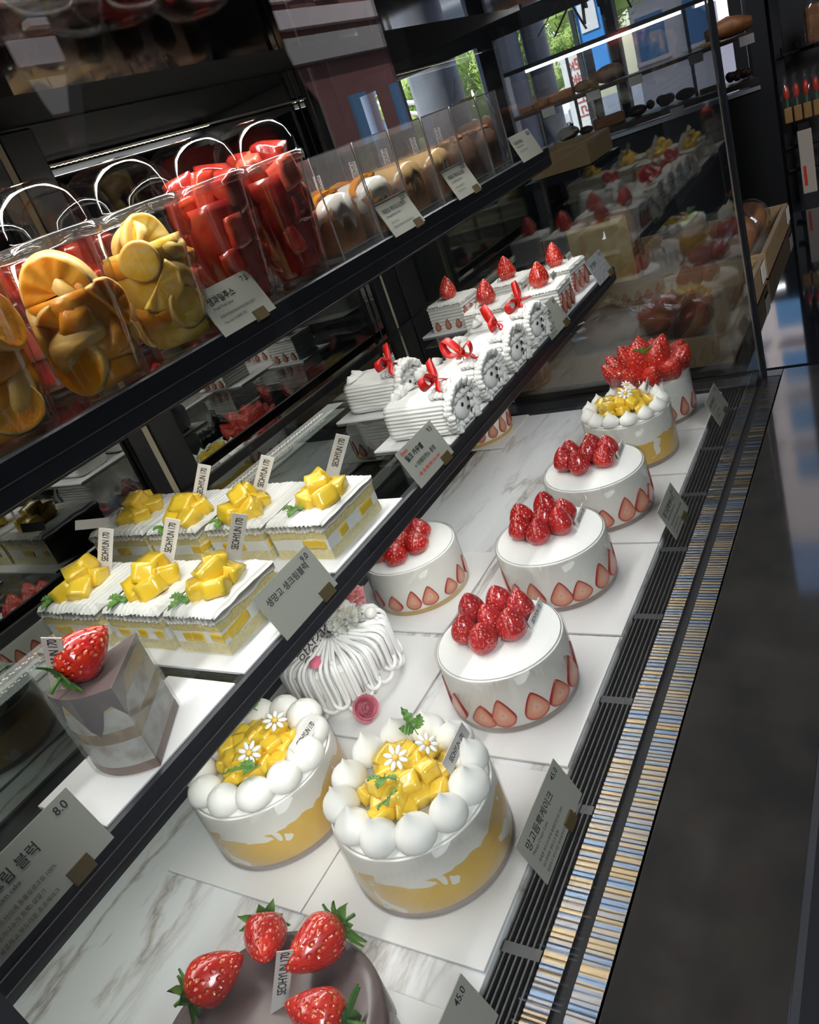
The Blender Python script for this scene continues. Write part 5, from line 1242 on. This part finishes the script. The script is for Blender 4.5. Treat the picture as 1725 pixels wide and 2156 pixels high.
def shelf_bread(label, y, z, kind, s, rz=0, seed=0):
    p = V((Dm * cos(AZ), Dm * sin(AZ), 0)) + V((.10 * cos(AZ) - y * sin(AZ), .10 * sin(AZ) + y * cos(AZ), z))
    t = thing('bread', label, 'bread', p, AZ + rz, 'breads on the window shelf'); rnd = random.Random(seed)
    if kind == 'round': MB().ball((0, 0, s * .62), s, 16, sc=(1, 1.15, .62)).obj('crust', pm('dark_crust', (.045, .022, .015), .55, bump=(60, .8, 5)), t, smooth=True)
    elif kind == 'long':
        MB().tube([(0, -s * 1.3, s * .5), (0, -s * .6, s * .55), (0, 0, s * .6), (0, s * .6, s * .55), (0, s * 1.3, s * .5)], lambda u: s * (.30 + .28 * sin(pi * u)), 12).obj('crust', CRUST, t, smooth=True)
    elif kind == 'block': boxobj('crust', (0, 0, s * .4), (s * 1.2, s * 2.4, s * .8), CRUST, t, s * .15)
    elif kind == 'cream':
        boxobj('crust', (0, 0, s * .25), (s * 1.0, s * 2.4, s * .5), CRUMB, t, s * .1)
    else:
        m = MB()
        for k in range(9): m.ball((rnd.uniform(-.5, .5) * s, rnd.uniform(-1, 1) * s, s * .4 + rnd.uniform(0, .4) * s), s * .42, 10)
        m.obj('crust', pm('dark_crust', (.045, .022, .015), .55, bump=(60, .8, 5)), t, smooth=True)
    return t
UB, LB = .478, .296
shelf_bread('big dark round bread on the upper board of the window shelf', .005, UB, 'round', .062, seed=1); shelf_bread('smaller dark round bread left of the big one on the upper board', .130, UB, 'round', .040, seed=2)
shelf_bread('brown block loaf on the upper board near the banner', .240, UB, 'block', .05, seed=3); shelf_bread('small brown loaf at the left end of the upper board', .33, UB, 'block', .035, seed=4)
shelf_bread('tiny brown loaf at the far left of the upper board', .40, UB, 'block', .03, seed=10)
shelf_bread('long brown loaf on the upper board right of the glass corner', -.52, UB, 'long', .075, seed=5); shelf_bread('pale roll at the right part of the upper board', -.44, UB, 'cream', .035, seed=6)
shelf_bread('brown striped loaf on the lower board', .045, LB, 'block', .062, seed=7); shelf_bread('rounded loaf right of the striped one on the lower board', -.085, LB, 'round', .040, seed=8)
shelf_bread('heap of dark lumpy breads on the lower board', -.19, LB, 'lumps', .05, seed=9); shelf_bread('dark round bread at the right of the lumpy heap', -.305, LB, 'round', .04, seed=11)
shelf_bread('pale cream bread on the lower board right of the glass corner', -.415, LB, 'cream', .04, seed=12); shelf_bread('reddish lumpy bread on the lower board by the dark pillar', -.53, LB, 'lumps', .045, seed=13)
shelf_bread('small brown round bread at the left of the lower board', .245, LB, 'round', .05, seed=14); shelf_bread('single dark bread near the white car on the lower board', .158, LB, 'round', .030, seed=15)
for i, (y, z) in enumerate(((.09, UB), (-.10, UB), (-.36, UB), (.30, UB), (-.25, LB), (-.57, UB))):
    p = V((Dm * cos(AZ), Dm * sin(AZ), 0)) + V((-.036 * cos(AZ) - y * sin(AZ), -.036 * sin(AZ) + y * cos(AZ), z - .045))
    t = thing('shelf_label', 'small paper label hanging at the front edge of the bread shelf', 'label', p, AZ, 'labels on the bread shelf'); boxobj('label_paper', (0, 0, .02), (.0015, .06, .038), TAG, t)
# hanging dark plant above the shelf
t = thing('hanging_plant', 'dark drooping foliage hanging above the bread shelf', 'plant', (4.35, 1.24, 1.1)); m = MB(); rnd = random.Random(9)
for k in range(40):
    a = rnd.uniform(0, 6.28); l = rnd.uniform(.15, .38); d = V((cos(a), sin(a), 0)); pts = [V((0, 0, -.05)) + d * .02, d * .07 * rnd.uniform(.6, 1.6) + V((0, 0, .02)), d * .11 * rnd.uniform(.6, 2.2) + V((0, 0, -l * .5)), d * .13 * rnd.uniform(.6, 2.4) + V((0, 0, -l))]
    m.ribbon([(p, V((-d.y, d.x, 0))) for p in pts], .014, .002)
m.obj('fronds', pm('frond_dark', (.012, .014, .014), .5), t); MB().tube([(0, 0, 0), (0, 0, 1.70)], .006, 6).obj('cord', BLACKM, t); MB().lathe([(0, -.1), (.07, -.1), (.09, .02), (0, .02)], 16).obj('pot', BLACKM, t, auto=True)

# dark pillars and the packed rack on the right
structure(boxobj('pillar', (5.0, .655, .05), (.2, .20, 1.8), pm('pillar_black', (.012, .012, .016), .5)))
t = thing('product_rack', 'black metal rack hung with packets at the right edge', 'rack', (2.98, .20, ZF))
for y in (-.16, .135): MB().box((0, y, .95), (.025, .025, 1.9)).obj('upright', BLACK, t)
for z in (.935, 1.005, 1.27): MB().tube([(-.03, -.16, z), (-.03, .14, z)], .006, 8).obj('rod', BLACK, t)
boxobj('back_panel', (.05, 0, 1.0), (.01, .33, 1.8), BLACKM, t)
for k in range(5): MB().tube([(-.03, .12 - .042 * k, 1.268), (-.075, .12 - .042 * k, 1.275), (-.085, .12 - .042 * k, 1.295)], .004, 6).obj('hook', BLACK, t)
PKR = pm('packet_red', (.55, .035, .02), .35); PKB = pm('packet_brown', (.34, .17, .045), .4); PKG = pm('packet_green', (.03, .16, .07), .4)
for k in range(5):
    y = .320 - .0265 * k
    t = thing('packet', ['first', 'second', 'third', 'fourth', 'last'][k] + ' red and brown packet from the left on the rack hooks', 'packet', (2.90, y, .235), 0, 'packets hanging on the rack')
    b = MB().box((0, 0, .022), (.016, .022, .044)); b.obj('brown_end', PKB, t, bevel=.003)
    MB().ball((0, 0, .085), .011, 12, sc=(.8, .85, 2.0)).obj('red_tip', PKR, t, smooth=True); MB().tube([(0, 0, .044), (0, 0, .07)], .004, 6).obj('green_stem', PKG, t)
    inst('plastic_bag', mk(bag_mesh(.022, .025, .135, k, ), BAGM), t, (0, 0, 0))
t = thing('hanging_bag', 'long pale printed paper bag hanging below the red packets', 'bag', (2.90, .283, .02)); b = MB(); b.box((0, 0, .09), (.012, .040, .19)); b.obj('bag_body', pm('bag_kraft', (.40, .34, .29), .6), t, bevel=.003); boxobj('red_print', (-.0066, .008, .05), (.001, .008, .06), PKR, t); boxobj('bag_grip', (0, 0, .195), (.01, .03, .02), BLACK, t)
t = thing('bread_packet', 'brown bread in a clear bag at the upper right corner of the rack', 'bread', (2.88, .225, .43)); boxobj('loaf', (0, 0, .05), (.03, .045, .10), CRUST, t, .01); inst('plastic_bag', mk(bag_mesh(.045, .055, .15, 31), BAGM), t)

# unseen housing added around the front fill lamp
t = thing('fill_lamp_housing', 'unseen square housing added around the front fill lamp', 'light', (-1.5, -2.1, 2.6)); t.rotation_euler = V((2.1, 2.55, -2.4)).to_track_quat('-Z', 'Y').to_euler()
boxobj('housing', (0, 0, .04), (1.7, 1.7, .05), BLACKM, t); MB().tube([(0, 0, .06), (0, 0, .5)], .01, 6).obj('rod', BLACKM, t)
